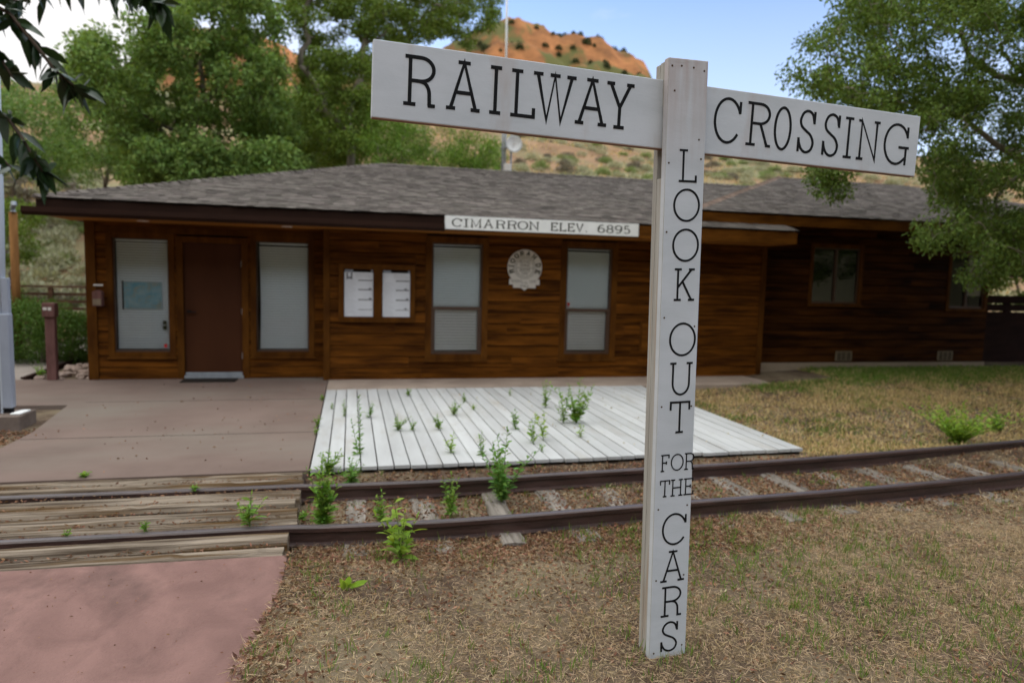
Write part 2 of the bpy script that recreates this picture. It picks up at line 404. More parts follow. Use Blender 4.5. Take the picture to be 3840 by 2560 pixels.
M['bark'] = pmat('grey bark', (.25, .205, .165), (.11, .085, .065), (7, 7, 2), 9, .95, .6, (12, 12, 3))
M['barkpale'] = pmat('pale bark', (.33, .285, .225), (.15, .125, .095), (6, 6, 2), 9, .95, .4, (12, 12, 3))
M['twig'] = pmat('dark twig', (.06, .042, .03), None, rough=.9)
M['stem'] = pmat('green stem', (.13, .20, .04), None, rough=.7)
M['leafA'] = leafmat('cottonwood leaf', (.185, .275, .072), .3, .45)
M['leafB'] = leafmat('dark tree leaf', (.15, .215, .036), .25)
M['leafC'] = leafmat('willow leaf', (.15, .25, .04), .35)
M['leafD'] = leafmat('grey green leaf', (.125, .185, .038), .25)
M['leafE'] = leafmat('distant leaf', (.16, .25, .07), .3)
M['leafN'] = leafmat('near dark leaf', (.017, .036, .012), .2, .35, rough=.35, spec=.3)
M['hedge'] = leafmat('hedge leaf', (.075, .135, .022), .2)
M['weed'] = leafmat('weed leaf', (.185, .315, .055), .42, .3, .025)
M['weedlight'] = leafmat('light weed leaf', (.26, .39, .06), .45, .25, .02)
M['weeddark'] = leafmat('bluish weed leaf', (.14, .27, .055), .3, .25, .02)
M['sage'] = leafmat('sage leaf', (.43, .42, .29), .15, .3, .03)
M['sagegreen'] = leafmat('green sage leaf', (.25, .31, .12), .15, .3, .03)
M['sagedark'] = leafmat('dark sage leaf', (.22, .19, .15), .1, .3, .03)
M['juniper'] = leafmat('juniper', (.030, .042, .016), .1, .35)
M['straw'] = leafmat('straw', (.43, .315, .205), .25, .6, .018, .8)
M['goldstraw'] = leafmat('golden straw', (.52, .385, .20), .25, .45, .018, .8)
M['green'] = leafmat('green blade', (.14, .215, .042), .3, .4, .025)
M['litter'] = leafmat('dry leaf', (.20, .105, .062), .15, .6, .02, .8)
M['litterpale'] = leafmat('pale dry leaf', (.50, .42, .27), .15, .35, .03, .8)
def add_top_stain(m, z0, z1, col, amt):
    t = m.node_tree; N = t.nodes; K = t.links.new; b = N['Principled BSDF']; src = b.inputs['Base Color'].links[0].from_socket
    c = N.new('ShaderNodeTexCoord'); s_ = N.new('ShaderNodeSeparateXYZ'); K(c.outputs['Object'], s_.inputs[0])
    mr = N.new('ShaderNodeMapRange'); mr.inputs['From Min'].default_value = z0; mr.inputs['From Max'].default_value = z1; mr.inputs['To Max'].default_value = amt; K(s_.outputs['Z'], mr.inputs['Value'])
    mpn = N.new('ShaderNodeMapping'); mpn.inputs['Scale'].default_value = (22, 22, 2.5); K(c.outputs['Object'], mpn.inputs[0])
    n = N.new('ShaderNodeTexNoise'); n.inputs['Scale'].default_value = 1; n.inputs['Detail'].default_value = 6; K(mpn.outputs[0], n.inputs['Vector'])
    mu = N.new('ShaderNodeMath'); mu.operation = 'MULTIPLY'; K(mr.outputs[0], mu.inputs[0]); m2 = N.new('ShaderNodeMapRange'); m2.inputs['From Min'].default_value = .25; m2.inputs['From Max'].default_value = .6; K(n.outputs[0], m2.inputs['Value']); K(m2.outputs[0], mu.inputs[1])
    mm = N.new('ShaderNodeMixRGB'); mm.inputs[2].default_value = (*col, 1); K(mu.outputs[0], mm.inputs[0]); K(src, mm.inputs[1]); K(mm.outputs[0], b.inputs['Base Color'])
add_top_stain(M['signpaint'], 2.30, 2.85, (.36, .27, .24), .75)
GLASS = glassmat('window glass', (.985, .99, .99), .5)
GLASSD = glassmat('dim window glass', (.55, .56, .5), 1.1)
exec_order = None

# ------------------------------------------------------------------ lettering: every letter a set of pen strokes
def arc(cx, cy, rx, ry, a0, a1, n=22):
    return [(cx + rx * math.cos(R(a0 + (a1 - a0) * i / n)), cy + ry * math.sin(R(a0 + (a1 - a0) * i / n))) for i in range(n + 1)]
def crv(pts, n=6):
    o = []; p = [pts[0]] + list(pts) + [pts[-1]]
    for i in range(1, len(p) - 2):
        for k in range(n):
            t = k / n; a, b, c, d = p[i - 1], p[i], p[i + 1], p[i + 2]
            o.append(tuple(.5 * (2 * b[j] + (c[j] - a[j]) * t + (2 * a[j] - 5 * b[j] + 4 * c[j] - d[j]) * t * t + (3 * b[j] - a[j] - 3 * c[j] + d[j]) * t ** 3) for j in (0, 1)))
    return o + [pts[-1]]
def glyph(c):
    S = [(.90, .74), (.80, .92), (.55, 1.0), (.28, .94), (.14, .77), (.22, .62), (.47, .52), (.74, .42), (.90, .25), (.80, .07), (.53, .0), (.28, .06), (.13, .20), (.09, .30)]
    g = {
        'I': [[(.5, 0), (.5, 1)], [(0, 0), (1, 0)], [(0, 1), (1, 1)]],
        'R': [[(.2, 0), (.2, 1)], [(0, 0), (.40, 0)], [(.03, 1), (.55, 1)] + arc(.55, .75, .42, .25, 90, -90, 16)[1:] + [(.2, .5)], crv([(.52, .5), (.70, .46), (.82, .33), (.845, .15), (.85, 0)], 5), [(.80, 0), (1.04, 0)]],
        'Q': [[(.2, 0), (.2, 1)], [(0, 0), (.40, 0)], [(0, 1), (.55, 1)] + arc(.55, .76, .40, .24, 90, -90, 16)[1:] + [(.2, .52)], [(.58, .52), (.90, 0)], [(.84, 0), (1.06, 0)]],
        'A': [[(.13, 0), (.5, 1), (.87, 0)], [(.32, 1), (.68, 1)], [(0, 0), (.27, 0)], [(.73, 0), (1, 0)], [(.26, .35), (.74, .35)]],
        'L': [[(.24, 0), (.24, 1)], [(.0, 1), (.48, 1)], [(0, 0), (1, 0), (1, .2)]],
        'W': [[(.1, 1), (.335, 0), (.5, 1), (.665, 0), (.9, 1)], [(0, 1), (.22, 1)], [(.39, 1), (.62, 1)], [(.78, 1), (1, 1)]],
        'Y': [[(.14, 1), (.5, .46), (.86, 1)], [(.5, .46), (.5, 0)], [(0, 1), (.28, 1)], [(.72, 1), (1, 1)], [(.31, 0), (.69, 0)]],
        'C': [arc(.5, .5, .5, .5, 22, 325, 34), [(.97, .96), (.97, .68)]],
        'O': [arc(.5, .5, .5, .5, 0, 360, 40)],
        'U': [[(.09, 1), (.09, .36)] + arc(.49, .36, .40, .36, 180, 360, 18)[1:] + [(.89, 1)], [(-.06, 1), (.24, 1)], [(.74, 1), (1.04, 1)]],
        'S': [crv(S, 5), [(.92, 1.0), (.92, .70)], [(.08, .34), (.08, .0)]],
        'N': [[(.12, 0), (.12, 1), (.86, 0), (.86, 1)], [(-.04, 0), (.28, 0)], [(-.04, 1), (.12, 1)], [(.72, 1), (1.0, 1)]],
        'G': [arc(.5, .5, .5, .5, 22, 300, 32) + [(.90, .17)], [(.95, .96), (.95, .68)], [(.92, .43), (.92, -.01)], [(.60, .43), (1.04, .43)]],
        'K': [[(.14, 0), (.14, 1)], [(-.04, 0), (.32, 0)], [(-.04, 1), (.32, 1)], [(.14, .40), (.84, 1)], [(.70, 1), (1, 1)], [(.38, .60), (.86, 0)], [(.70, 0), (1.02, 0)]],
        'T': [[(.5, 0), (.5, 1)], [(0, .74), (0, 1), (1, 1), (1, .74)], [(.3, 0), (.7, 0)]],
        'F': [[(.2, 0), (.2, 1)], [(0, 0), (.45, 0)], [(0, 1), (1, 1), (1, .80)], [(.2, .52), (.70, .52)], [(.70, .62), (.70, .42)]],
        'E': [[(.2, 0), (.2, 1)], [(0, 1), (.95, 1), (.95, .80)], [(.2, .52), (.70, .52)], [(.70, .62), (.70, .42)], [(0, 0), (1, 0), (1, .22)]],
        'H': [[(.16, 0), (.16, 1)], [(.84, 0), (.84, 1)], [(.16, .5), (.84, .5)], [(0, 0), (.34, 0)], [(0, 1), (.34, 1)], [(.66, 0), (1, 0)], [(.66, 1), (1, 1)]],
        'M': [[(.12, 0), (.12, 1), (.5, .08), (.88, 1), (.88, 0)], [(0, 0), (.24, 0)], [(.76, 0), (1, 0)], [(0, 1), (.14, 1)], [(.86, 1), (1, 1)]],
        'V': [[(.12, 1), (.5, 0), (.88, 1)], [(0, 1), (.28, 1)], [(.72, 1), (1, 1)]],
        'D': [[(.14, 0), (.14, 1)], [(0, 1), (.45, 1)] + arc(.45, .5, .5, .5, 90, -90, 20)[1:] + [(0, 0)]],
        '.': [[(.5, -.02), (.5, .10)]],
        '6': [arc(.5, .30, .45, .30, 0, 360, 28), crv([(.05, .30), (.10, .62), (.30, .88), (.55, 1.0), (.82, .92)], 5)],
        '9': [arc(.5, .70, .45, .30, 0, 360, 28), crv([(.95, .70), (.90, .38), (.70, .12), (.45, 0), (.18, .08)], 5)],
        '8': [arc(.5, .75, .36, .25, 0, 360, 24), arc(.5, .26, .45, .26, 0, 360, 28)],
        '5': [[(.86, 1), (.24, 1), (.18, .56)], crv([(.18, .56), (.50, .64), (.82, .52), (.93, .31), (.80, .09), (.48, 0), (.12, .10)], 5)],
    }
    return g[c]
def letter(mb, c, x, z, w_, h_, t, y, con=0., ang=0., piv=None, d=.0012):
    """put letter c with its lower left corner at (x, z) on a face whose front is -y"""
    for si, pl in enumerate(glyph(c)):
        p = np.array([(x + u * w_, z + v * h_) for u, v in pl])
        if ang:
            ca, sa = math.cos(ang), math.sin(ang); q = p - piv
            p = np.stack([q[:, 0] * ca - q[:, 1] * sa, q[:, 0] * sa + q[:, 1] * ca], 1) + piv
        closed = np.allclose(p[0], p[-1])
        k = len(p)
        T = np.zeros((k, 2)); seg = p[1:] - p[:-1]; seg /= np.linalg.norm(seg, axis=1, keepdims=True) + 1e-12
        sc = np.ones(k)
        for i in range(k):
            a = seg[(i - 1) % (k - 1)] if (i > 0 or closed) else seg[0]
            b = seg[i % (k - 1)] if (i < k - 1 or closed) else seg[-1]
            tt = a + b; n_ = np.linalg.norm(tt)
            tt = tt / n_ if n_ > 1e-6 else b
            T[i] = tt; sc[i] = min(1 / max(.28, abs(float(tt @ b))), 2.6)
        Nn = np.stack([-T[:, 1], T[:, 0]], 1)
        hw = t * .5 * (1 + con * np.abs(T[:, 1]) ** 1.5) * sc
        if not closed:
            p[0] -= seg[0] * 0; p[-1] += seg[-1] * 0
        a = p + Nn * hw[:, None]; b = p - Nn * hw[:, None]
        yf_ = y - d - .00012 * si
        V = [(q[0], yf_, q[1]) for q in a] + [(q[0], yf_, q[1]) for q in b] + [(q[0], y + .0005, q[1]) for q in a] + [(q[0], y + .0005, q[1]) for q in b]
        F = []
        for i in range(k - 1):
            F += [(i, i + 1, k + i + 1, k + i), (i, 2 * k + i, 2 * k + i + 1, i + 1), (k + i, k + i + 1, 3 * k + i + 1, 3 * k + i)]
        F += [(0, k, 3 * k, 2 * k), (k - 1, 3 * k - 1, 4 * k - 1, 2 * k - 1)]
        mb.add(V, F)

# ------------------------------------------------------------------ ground, slope, hills
def gz(x, y):
    z = -.125 + .016 * (fbm(x * 1.1, y * 1.1, 3) - .5) + .006 * (fbm(x * 6, y * 6, 5) - .5)
    z = z + .21 * sm((y - 6.3) / 4.2) * sm((x - 4.2) / 5)
    z = z + .118 * sm(1.12 - (x + .3) / .8) * sm((4.3 - y) / .25)
    z = np.where((x < -3.0) & (y > 6.5), np.maximum(z, -.055 + .012 * (fbm(x * 3, y * 3, 9) - .5)), z)
    z = z - .02 * sm((x + .4) / .1) * sm((y - 4.2) / .2) * sm((6.1 - y) / .2) * sm((3 - x) / 2)
    z = np.where((x < -.40) & (y < 6.1), np.where(y > 4.2, -.2, np.where(x < -.62, -.07, z)), z)
    z = z + .075 * sm((y - 5.76) / .2) * sm((6.4 - y) / .2) * (x > -.36)
    return z
def slope_h(x, y):
    t = np.maximum(y - 18.5, 0)
    cr = 50 + 6 * (fbm(x * .03 + 9, 0 * x, 2) - .5)
    s_ = .36 * np.where(t < cr, t - 1.8 * (1 - np.exp(-t / 1.8)), cr - 1.8 - .35 * (t - cr))
    s_ = s_ + (fbm(x * .09, y * .09, 11) - .45) * 2.2 * sm(t / 14) + (fbm(x * .6, y * .6, 13) - .5) * .28 * sm(t / 4)
    return s_ - .06
xs = np.concatenate([np.linspace(-60, -8, 24), np.linspace(-7.6, 16, 150), np.linspace(16.6, 70, 30)])
ys = np.concatenate([np.linspace(-40, .5, 20), np.linspace(.7, 13, 125), np.linspace(13.4, 24, 14)])
V, F = grid_mesh(xs, ys, gz)
tag(link('ground', V, F, M['soil'], smooth=True), 'dry brown lawn of soil and straw around the tracks', kind='structure')
V, F = grid_mesh(np.linspace(-70, 95, 190), np.linspace(16.5, 130, 150), slope_h)
tag(link('hillside', V, F, M['slope'], smooth=True), 'sandy sagebrush slope rising behind the station', kind='structure')
RIDGE = [(-700, 240), (-300, 235), (0, 240), (110, 245), (210, 200), (330, 110), (450, 82), (560, 75), (600, 82), (660, 120), (730, 165), (820, 172), (950, 135), (1040, 100), (1100, 64), (1160, 46), (1230, 64), (1290, 84), (1350, 98), (1420, 121), (1450, 142), (1468, 168), (1490, 230), (1540, 330), (1620, 420), (2352, 450), (3200, 450)]
MY = 420.
rp_ = np.array([aty(px, py, MY)[[0, 2]] for px, py in RIDGE])
def hills_h(x, y):
    xx = x + 26 * (fbm(x * .012, y * .012, 21, 3) - .5) * sm((MY - y) / 60)
    H = np.interp(xx, rp_[:, 0], rp_[:, 1])
    t = (y - 118) / (MY - 118)
    p = np.where(t < .74, .60 * np.clip(t / .74, 0, 1) ** 1.25, .60 + .40 * sm((t - .74) / .26) ** .8)
    p = np.where(t > 1, 1 - .4 * (t - 1), p)
    p = p + .022 * np.sin(p * 46 + 4 * fbm(x * .01, y * .01, 33)) * sm((p - .3) / .3) * (t < 1)
    er = (np.abs(fbm(x * .022, y * .010, 31) - .5) * 2)
    rough = (fbm(x * .05, y * .05, 41) - .5)
    z = H * p - er * 26 * np.clip(H / 130, .08, 1) * sm(t / .3) * sm((1.02 - t) / .10) + rough * 16 * np.clip(H / 130, .05, 1) * sm(t / .2) * sm((1.0 - t) / .05 + .15)
    return z + 6 * (1 - sm(t / .1)) - 1
hx = np.concatenate([np.linspace(-480, -200, 40), np.linspace(-197, 330, 300), np.linspace(335, 800, 50)])
V, F = grid_mesh(hx, np.concatenate([np.linspace(118, 330, 70), np.linspace(332, 424, 80), np.linspace(430, 560, 12)]), hills_h)
tag(link('hill', V, F, M['rock'], smooth=True), 'orange rocky mesa in the last sun beyond the trees', kind='structure')
def back_h(x, y):          # the other side of the valley, behind the camera; it keeps the evening sun off the station
    t = np.clip((-y - 95) / 190, 0, 1.4)
    return np.where(t < 1, 150 * sm(t), 150 - 60 * (t - 1)) * (1 + .22 * (fbm(x * .01, y * .01, 51) - .5)) - 2
V, F = grid_mesh(np.linspace(-620, 520, 90), np.linspace(-380, -92, 40), back_h)
tag(link('mountain', V, F, M['farslope'], smooth=True), 'dark valley side behind the viewer', kind='structure')
xs = np.linspace(-900, 1100, 30)
V, F = grid_mesh(xs, np.linspace(-420, 620, 24), lambda x, y: x * 0 - 3.2)
tag(link('valley_floor', V, F, M['slope']), 'dry valley floor', kind='structure')

# ------------------------------------------------------------------ paved ground
def flat(name, poly, z1, z0, mat, label):
    mb = MB(); mb.prism(poly, z0, z1)
    return tag(mb.build(name, mat, origin=(poly[0][0], poly[0][1], z0)), label, kind='structure')
yf = 11.293
yl = yf + .272
yw = yf + .25
flat('pavement', [(-.356, 6.07), (-.356, 11.3), (-.4, 11.56), (-5.3, 11.62), (-5.3, 9.5), (-3.42, 9.42), (-3.36, 9.0), (-3.2, 7.9), (-3.2, 6.07)], 0, -.3, M['slab'], 'brown concrete platform in front of the entrance')
for a, b in (((-3.2, 7.57), (-.36, 7.57)), ((-3.3, 9.6), (-.36, 9.6))):
    mb = MB(); mb.box(a[0] + .02, b[0] - .02, a[1] - .006, a[1] + .006, -.01, .0012)
    tag(mb.build('pavement_joint', M['joint']), kind='structure')
flat('pavement_strip', [(-.345, 10.28), (8.6, 10.30), (8.3, 11.3), (-.345, 11.3)], .004, -.3, M['strip'], 'pale concrete strip along the foot of the front wall')
pe = [(-.372, 4.22), (-.37, 3.9), (-.385, 3.6), (-.41, 3.4), (-.44, 3.1), (-.45, 2.9), (-.47, 2.4), (-.46, 1.4), (-.48, -3)]
flat('path', pe + [(-3.6, -3), (-3.6, 4.3)], 0, -.3, M['pink'], 'pinkish concrete path leading to the crossing')
flat('walkway', [(-4.83, 11.63), (-4.98, 14.9), (-5.1, 19), (-6.5, 19), (-6.3, 14), (-6.6, 11.63)], -.002, -.2, M['walk'], 'grey walkway running back past the left end of the station')

# ------------------------------------------------------------------ timber crossing, track, deck
cr = thing('timber_crossing', 'weathered timber crossing of long grey beams laid between pavement and pink path', 'crossing', (-2.3, 5.15, -.12))
def rail_y(x, base):
    return base + (.012 * max(0, x - 1.2) ** 1.9 if x > 1.2 else 0) - (.06 * math.exp(-((x - .7) / 1.0) ** 2) if x > -.3 else 0)
RY = (4.735, 5.67)
beams = [(4.245, 4.41), (4.46, 4.645), (4.80, 4.945), (4.985, 5.145), (5.20, 5.355), (5.40, 5.58), (5.735, 5.87), (5.91, 6.055)]
g_ = np.random.default_rng(3)
for i, (a, b) in enumerate(beams):
    x1 = -.375 + g_.uniform(-.035, .03)
    mb = MB(); n = 60; xx = np.linspace(-4.6, x1, n)
    prof = [(a, -.14), (a + .006, -.034), (a + .034, -.004), ((a * 2 + b) / 3, .002), ((a + 2 * b) / 3, .0), (b - .034, -.005), (b - .006, -.034), (b, -.14)]
    Vv = []
    for xk in xx:
        for pi, (py, pz) in enumerate(prof):
            dz = 0 if pz < -.1 else (fbm(np.array(xk * 1.6 + i * 7.), np.array(py * 30.), 60 + i) - .5) * .02 - (.012 if 2 < pi < 5 and fbm(np.array(xk * 1.1 + i * 3), np.array(i * 2.), 80) > .60 else 0)
            Vv.append((xk, py + (fbm(np.array(xk * 2.), np.array(i * 3. + pi * .2), 70) - .5) * .012, pz + dz + .004 * math.sin(i * 2.1)))
    k = len(prof)
    Fv = [(r_ * k + c, (r_ + 1) * k + c, (r_ + 1) * k + c + 1, r_ * k + c + 1) for r_ in range(n - 1) for c in range(k - 1)]
    Fv += [tuple(reversed([(n - 1) * k + c for c in range(k)])), tuple(range(k))]
    mb.add(Vv, Fv); mb.build('beam', M['timber'], cr)
tr = thing('railway_track', 'narrow gauge track with rusty rails on half buried grey ties', 'railway track', (2, 5.2, -.16))
for base in RY:
    prof = [(-.042, -.135), (-.042, -.126), (-.010, -.112), (-.008, -.05), (-.03, -.038), (-.031, -.010), (-.022, 0), (.022, 0), (.031, -.010), (.03, -.038), (.008, -.05), (.010, -.112), (.042, -.126), (.042, -.135)]
    xx = np.concatenate([np.linspace(-6, -.4, 8), np.linspace(-.2, 14, 60)])
    Vv = []; k = len(prof)
    for xk in xx:
        zk = .004 * math.sin(xk * 1.3 + base) + (.006 * max(0, xk - 2))
        for py, pz in prof: Vv.append((xk, rail_y(xk, base) + py, pz + zk))
    Fv = [(r_ * k + c, r_ * k + (c + 1) % k, (r_ + 1) * k + (c + 1) % k, (r_ + 1) * k + c) for r_ in range(len(xx) - 1) for c in range(k)]
    Fv += [tuple(range(k)), tuple(reversed([(len(xx) - 1) * k + c for c in range(k)]))]
    mb = MB(); mb.add(Vv, Fv); rl = mb.build('rail', M['rail'], tr)
    Vv = []
    for xk in xx:
        zk = .004 * math.sin(xk * 1.3 + base) + (.006 * max(0, xk - 2))
        for py, pz in ((-.020, .0002), (-.012, .0012), (.012, .0012), (.020, .0002)): Vv.append((xk, rail_y(xk, base) + py, pz + zk))
    mb = MB(); mb.add(Vv, [(r_ * 4 + c, (r_ + 1) * 4 + c, (r_ + 1) * 4 + c + 1, r_ * 4 + c + 1) for r_ in range(len(xx) - 1) for c in range(3)]); mb.build('rail_head', M['railtop'], rl)
for i in range(21):
    xk = .02 + i * .555 + g_.uniform(-.05, .05)
    wd = g_.uniform(.17, .215); yc = (RY[0] + RY[1]) / 2 + rail_y(xk, 0) * .9; a = g_.uniform(-.05, .05); zt = float(gz(np.array(xk), np.array(yc))) + g_.uniform(.002, .026) + .05 * 0
    zt = min(zt, -.112)
    c_, s_ = math.cos(a), math.sin(a)
    n = 14; Vv = []; hl = .72 + g_.uniform(-.05, .05)
    for j in range(n):
        u = -hl + 2 * hl * j / (n - 1)
        for q, (pw, pz) in enumerate([(-.5, -.1), (-.49, -.012), (-.40, 0), (0, .002), (.40, -.001), (.49, -.014), (.5, -.1)]):
            lx = pw * wd * (1 + .1 * (vnoise(np.array(j * .7), np.array(i * 3.), 5) - .5)); zz = pz + (0 if pz < -.05 else (vnoise(np.array(j * .9 + i * 5), np.array(q * 1.), 6) - .5) * .012)
            Vv.append((xk + lx * c_ - u * s_, yc + u * c_ + lx * s_, zt + zz))
    Fv = [(r_ * 7 + c, r_ * 7 + c + 1, (r_ + 1) * 7 + c + 1, (r_ + 1) * 7 + c) for r_ in range(n - 1) for c in range(6)] + [tuple(reversed(range(7))), tuple((n - 1) * 7 + c for c in range(7))]
    mb = MB(); mb.add(Vv, Fv); mb.build('tie', M['tie'], tr)
dk = thing('deck', 'low white board deck with weeds growing through the gaps', 'deck', (2.1, 8.2, -.12))
mb = MB()
nb = 34
for i in range(nb):
    x0 = -.345 + i * 4.955 / nb
    dz = g_.uniform(-.003, .003); e0 = g_.uniform(-.012, .012)
    mb.box(x0 + .0055, x0 + 4.955 / nb - .0055, 6.06 + e0 + (.008 * i * .25), 10.26, -.022 + dz, .012 + dz)
ob = mb.build('board', M['deck'], dk, bevel=.003)
mb = MB(); mb.box(-.33, 4.60, 6.16, 6.20, -.2, -.03).box(-.33, 4.60, 8.1, 8.14, -.2, -.03).box(-.33, 4.6, 10.2, 10.24, -.2, -.03)
mb.build('joist', M['dark'], dk)
mb = MB(); mb.box(-.342, 4.606, 6.22, 10.2, -.11, -.10); mb.build('gap_soil', M['soil'], dk)

# ------------------------------------------------------------------ station building
st = thing('station_building', 'long low brown wooden station with grey shingle hip roof and white blinds', 'building', (2.5, 11.3, 0))
def siding(name, o, u, n, u0, u1, z0, z1, holes, seed, row=.187, mat='siding'):
    """boards on a wall: o origin, u along the wall, n outwards"""
    g = np.random.default_rng(seed); mb = MB(); o = np.array(o, float); u = np.array(u, float); n = np.array(n, float)
    z = z0; k = 0
    while z < z1 - .01:
        zt = min(z + row, z1)
        cuts = [u0]; x = u0 + g.uniform(.8, 3.6)
        while x < u1 - .4: cuts.append(x); x += g.uniform(1.6, 4.2)
        cuts.append(u1)
        for a, b in zip(cuts[:-1], cuts[1:]):
            segs = [(a, b)]
            for (h0, h1, q0, q1) in holes:
                if q0 < (z + zt) / 2 < q1:
                    ns = []
                    for (p, q) in segs:
                        if h1 <= p or h0 >= q: ns.append((p, q)); continue
                        if p < h0: ns.append((p, h0))
                        if q > h1: ns.append((h1, q))
                    segs = ns
            for (p, q) in segs:
                if q - p < .03: continue
                th = .02 + g.uniform(-.002, .002)
                c = [o + u * uu + n * d_ + np.array([0, 0, zz]) for uu in (p + .001, q - .001) for d_, zz in ((0, z + .003), (th, z + .006), (th, zt - .012), (0, zt - .001))]
                mb.add(c, [(0, 4, 5, 1), (1, 5, 6, 2), (2, 6, 7, 3), (0, 1, 2, 3), (7, 6, 5, 4)])
        z = zt; k += 1
    return mb.build(name, M[mat], st)
def panel_back(y, x0, x1, z0, z1, holes):
    """dark sheathing behind the boards, open at the windows"""
    mb = MB(); xs_ = sorted({x0, x1, *[h[0] for h in holes], *[h[1] for h in holes]})
    for a, b in zip(xs_[:-1], xs_[1:]):
        hs = sorted([(h[2], h[3]) for h in holes if h[0] < b - 1e-4 and h[1] > a + 1e-4]); z = z0
        for q0, q1 in hs:
            if q0 > z: mb.box(a, b, y, y + .06, z, q0)
            z = max(z, q1)
        if z < z1: mb.box(a, b, y, y + .06, z, z1)
    return mb
WA = (-3.505, -2.752, .438, 2.155); WB = (-1.452, -.672, .441, 2.172); DR = (-2.527, -1.682, .0, 2.122)
WC = (1.306, 2.125, .428, 2.239); WD = (3.613, 4.420, .428, 2.239); WE = (8.64, 9.66, 1.375, 2.42); WF = (11.85, 12.70, 1.32, 2.40)
hl = [WA, WB, DR]; hr = [WC, WD]; hw = [WE, WF]
siding('wall', (0, yl, 0), (1, 0, 0), (0, -1, 0), -3.84, -.33, .0, 2.44, [(h[0] - .09, h[1] + .09, h[2] - .09, h[3] + .09) for h in hl], 1)
siding('wall', (0, yf, 0), (1, 0, 0), (0, -1, 0), -.40, 7.40, .0, 2.44, [(h[0] - .10, h[1] + .10, h[2] - .10, h[3] + .10) for h in hr], 2)
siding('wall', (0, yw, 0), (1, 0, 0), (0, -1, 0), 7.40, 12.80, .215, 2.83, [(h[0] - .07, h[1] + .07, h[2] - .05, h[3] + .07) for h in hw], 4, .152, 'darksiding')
siding('wall', (-3.84, yl, 0), (0, 1, 0), (-1, 0, 0), 0, 7.6, .0, 2.44, [], 5)
siding('wall', (12.80, yw, 0), (0, 1, 0), (1, 0, 0), 0, 7.6, .215, 2.80, [], 6)
mb = panel_back(yl + .004, -3.84, -.33, 0, 2.44, hl)
mb2 = panel_back(yf + .004, -.40, 7.40, 0, 2.44, hr); mb3 = panel_back(yw + .004, 7.40, 12.8, 0, 2.86, hw)
for q in (mb2, mb3): mb.add(q.v, q.f)
mb.box(-3.838, -3.76, yl + .07, 19.2, 0, 2.44).box(12.72, 12.798, yw + .07, 19.2, 0, 2.86).box(-3.84, 12.8, 19.2, 19.28, 0, 2.44).box(-.40, -.34, yf + .064, yl, 0, 2.44)
mb.box(7.34, 7.40, yf + .064, yw + .004, 0, 2.44)
mb.build('wall_core', M['dark'], st)
mb = MB(); mb.box(7.42, 12.82, yw - .055, yw - .001, -.2, .212); mb.build('foundation', M['found'], st)
# dark rooms behind the glass
mb = MB()
for (x0, x1, y0) in ((-3.7, -.45, yl + .5), (.9, 4.9, yf + .5), (8.2, 12.75, yw + .6)): mb.box(x0, x1, y0, y0 + .05, .2, 2.4)
mb.build('inner_wall', M['backing'], st)
# corner boards and trims
def trim(x0, x1, y0, y1, z0, z1, m='trim', nm='corner_board'):
    mb = MB(); mb.box(x0, x1, y0, y1, z0, z1); return mb.build(nm, M[m], st, bevel=.004)
trim(-.425, -.325, yf - .045, yf + .01, 0, 2.42)
trim(-.425, -.385, yf + .012, yl - .03, 0, 2.42)
trim(-3.885, -3.745, yl - .045, yl + .06, 0, 2.42)
trim(7.345, 7.445, yf - .045, yw + .02, 0, 2.42)
trim(-3.74, -.43, yl - .032, yl - .024, 2.262, 2.345, nm='header_board')
trim(-.32, 7.34, yf - .033, yf - .0235, 2.385, 2.43, nm='header_board')
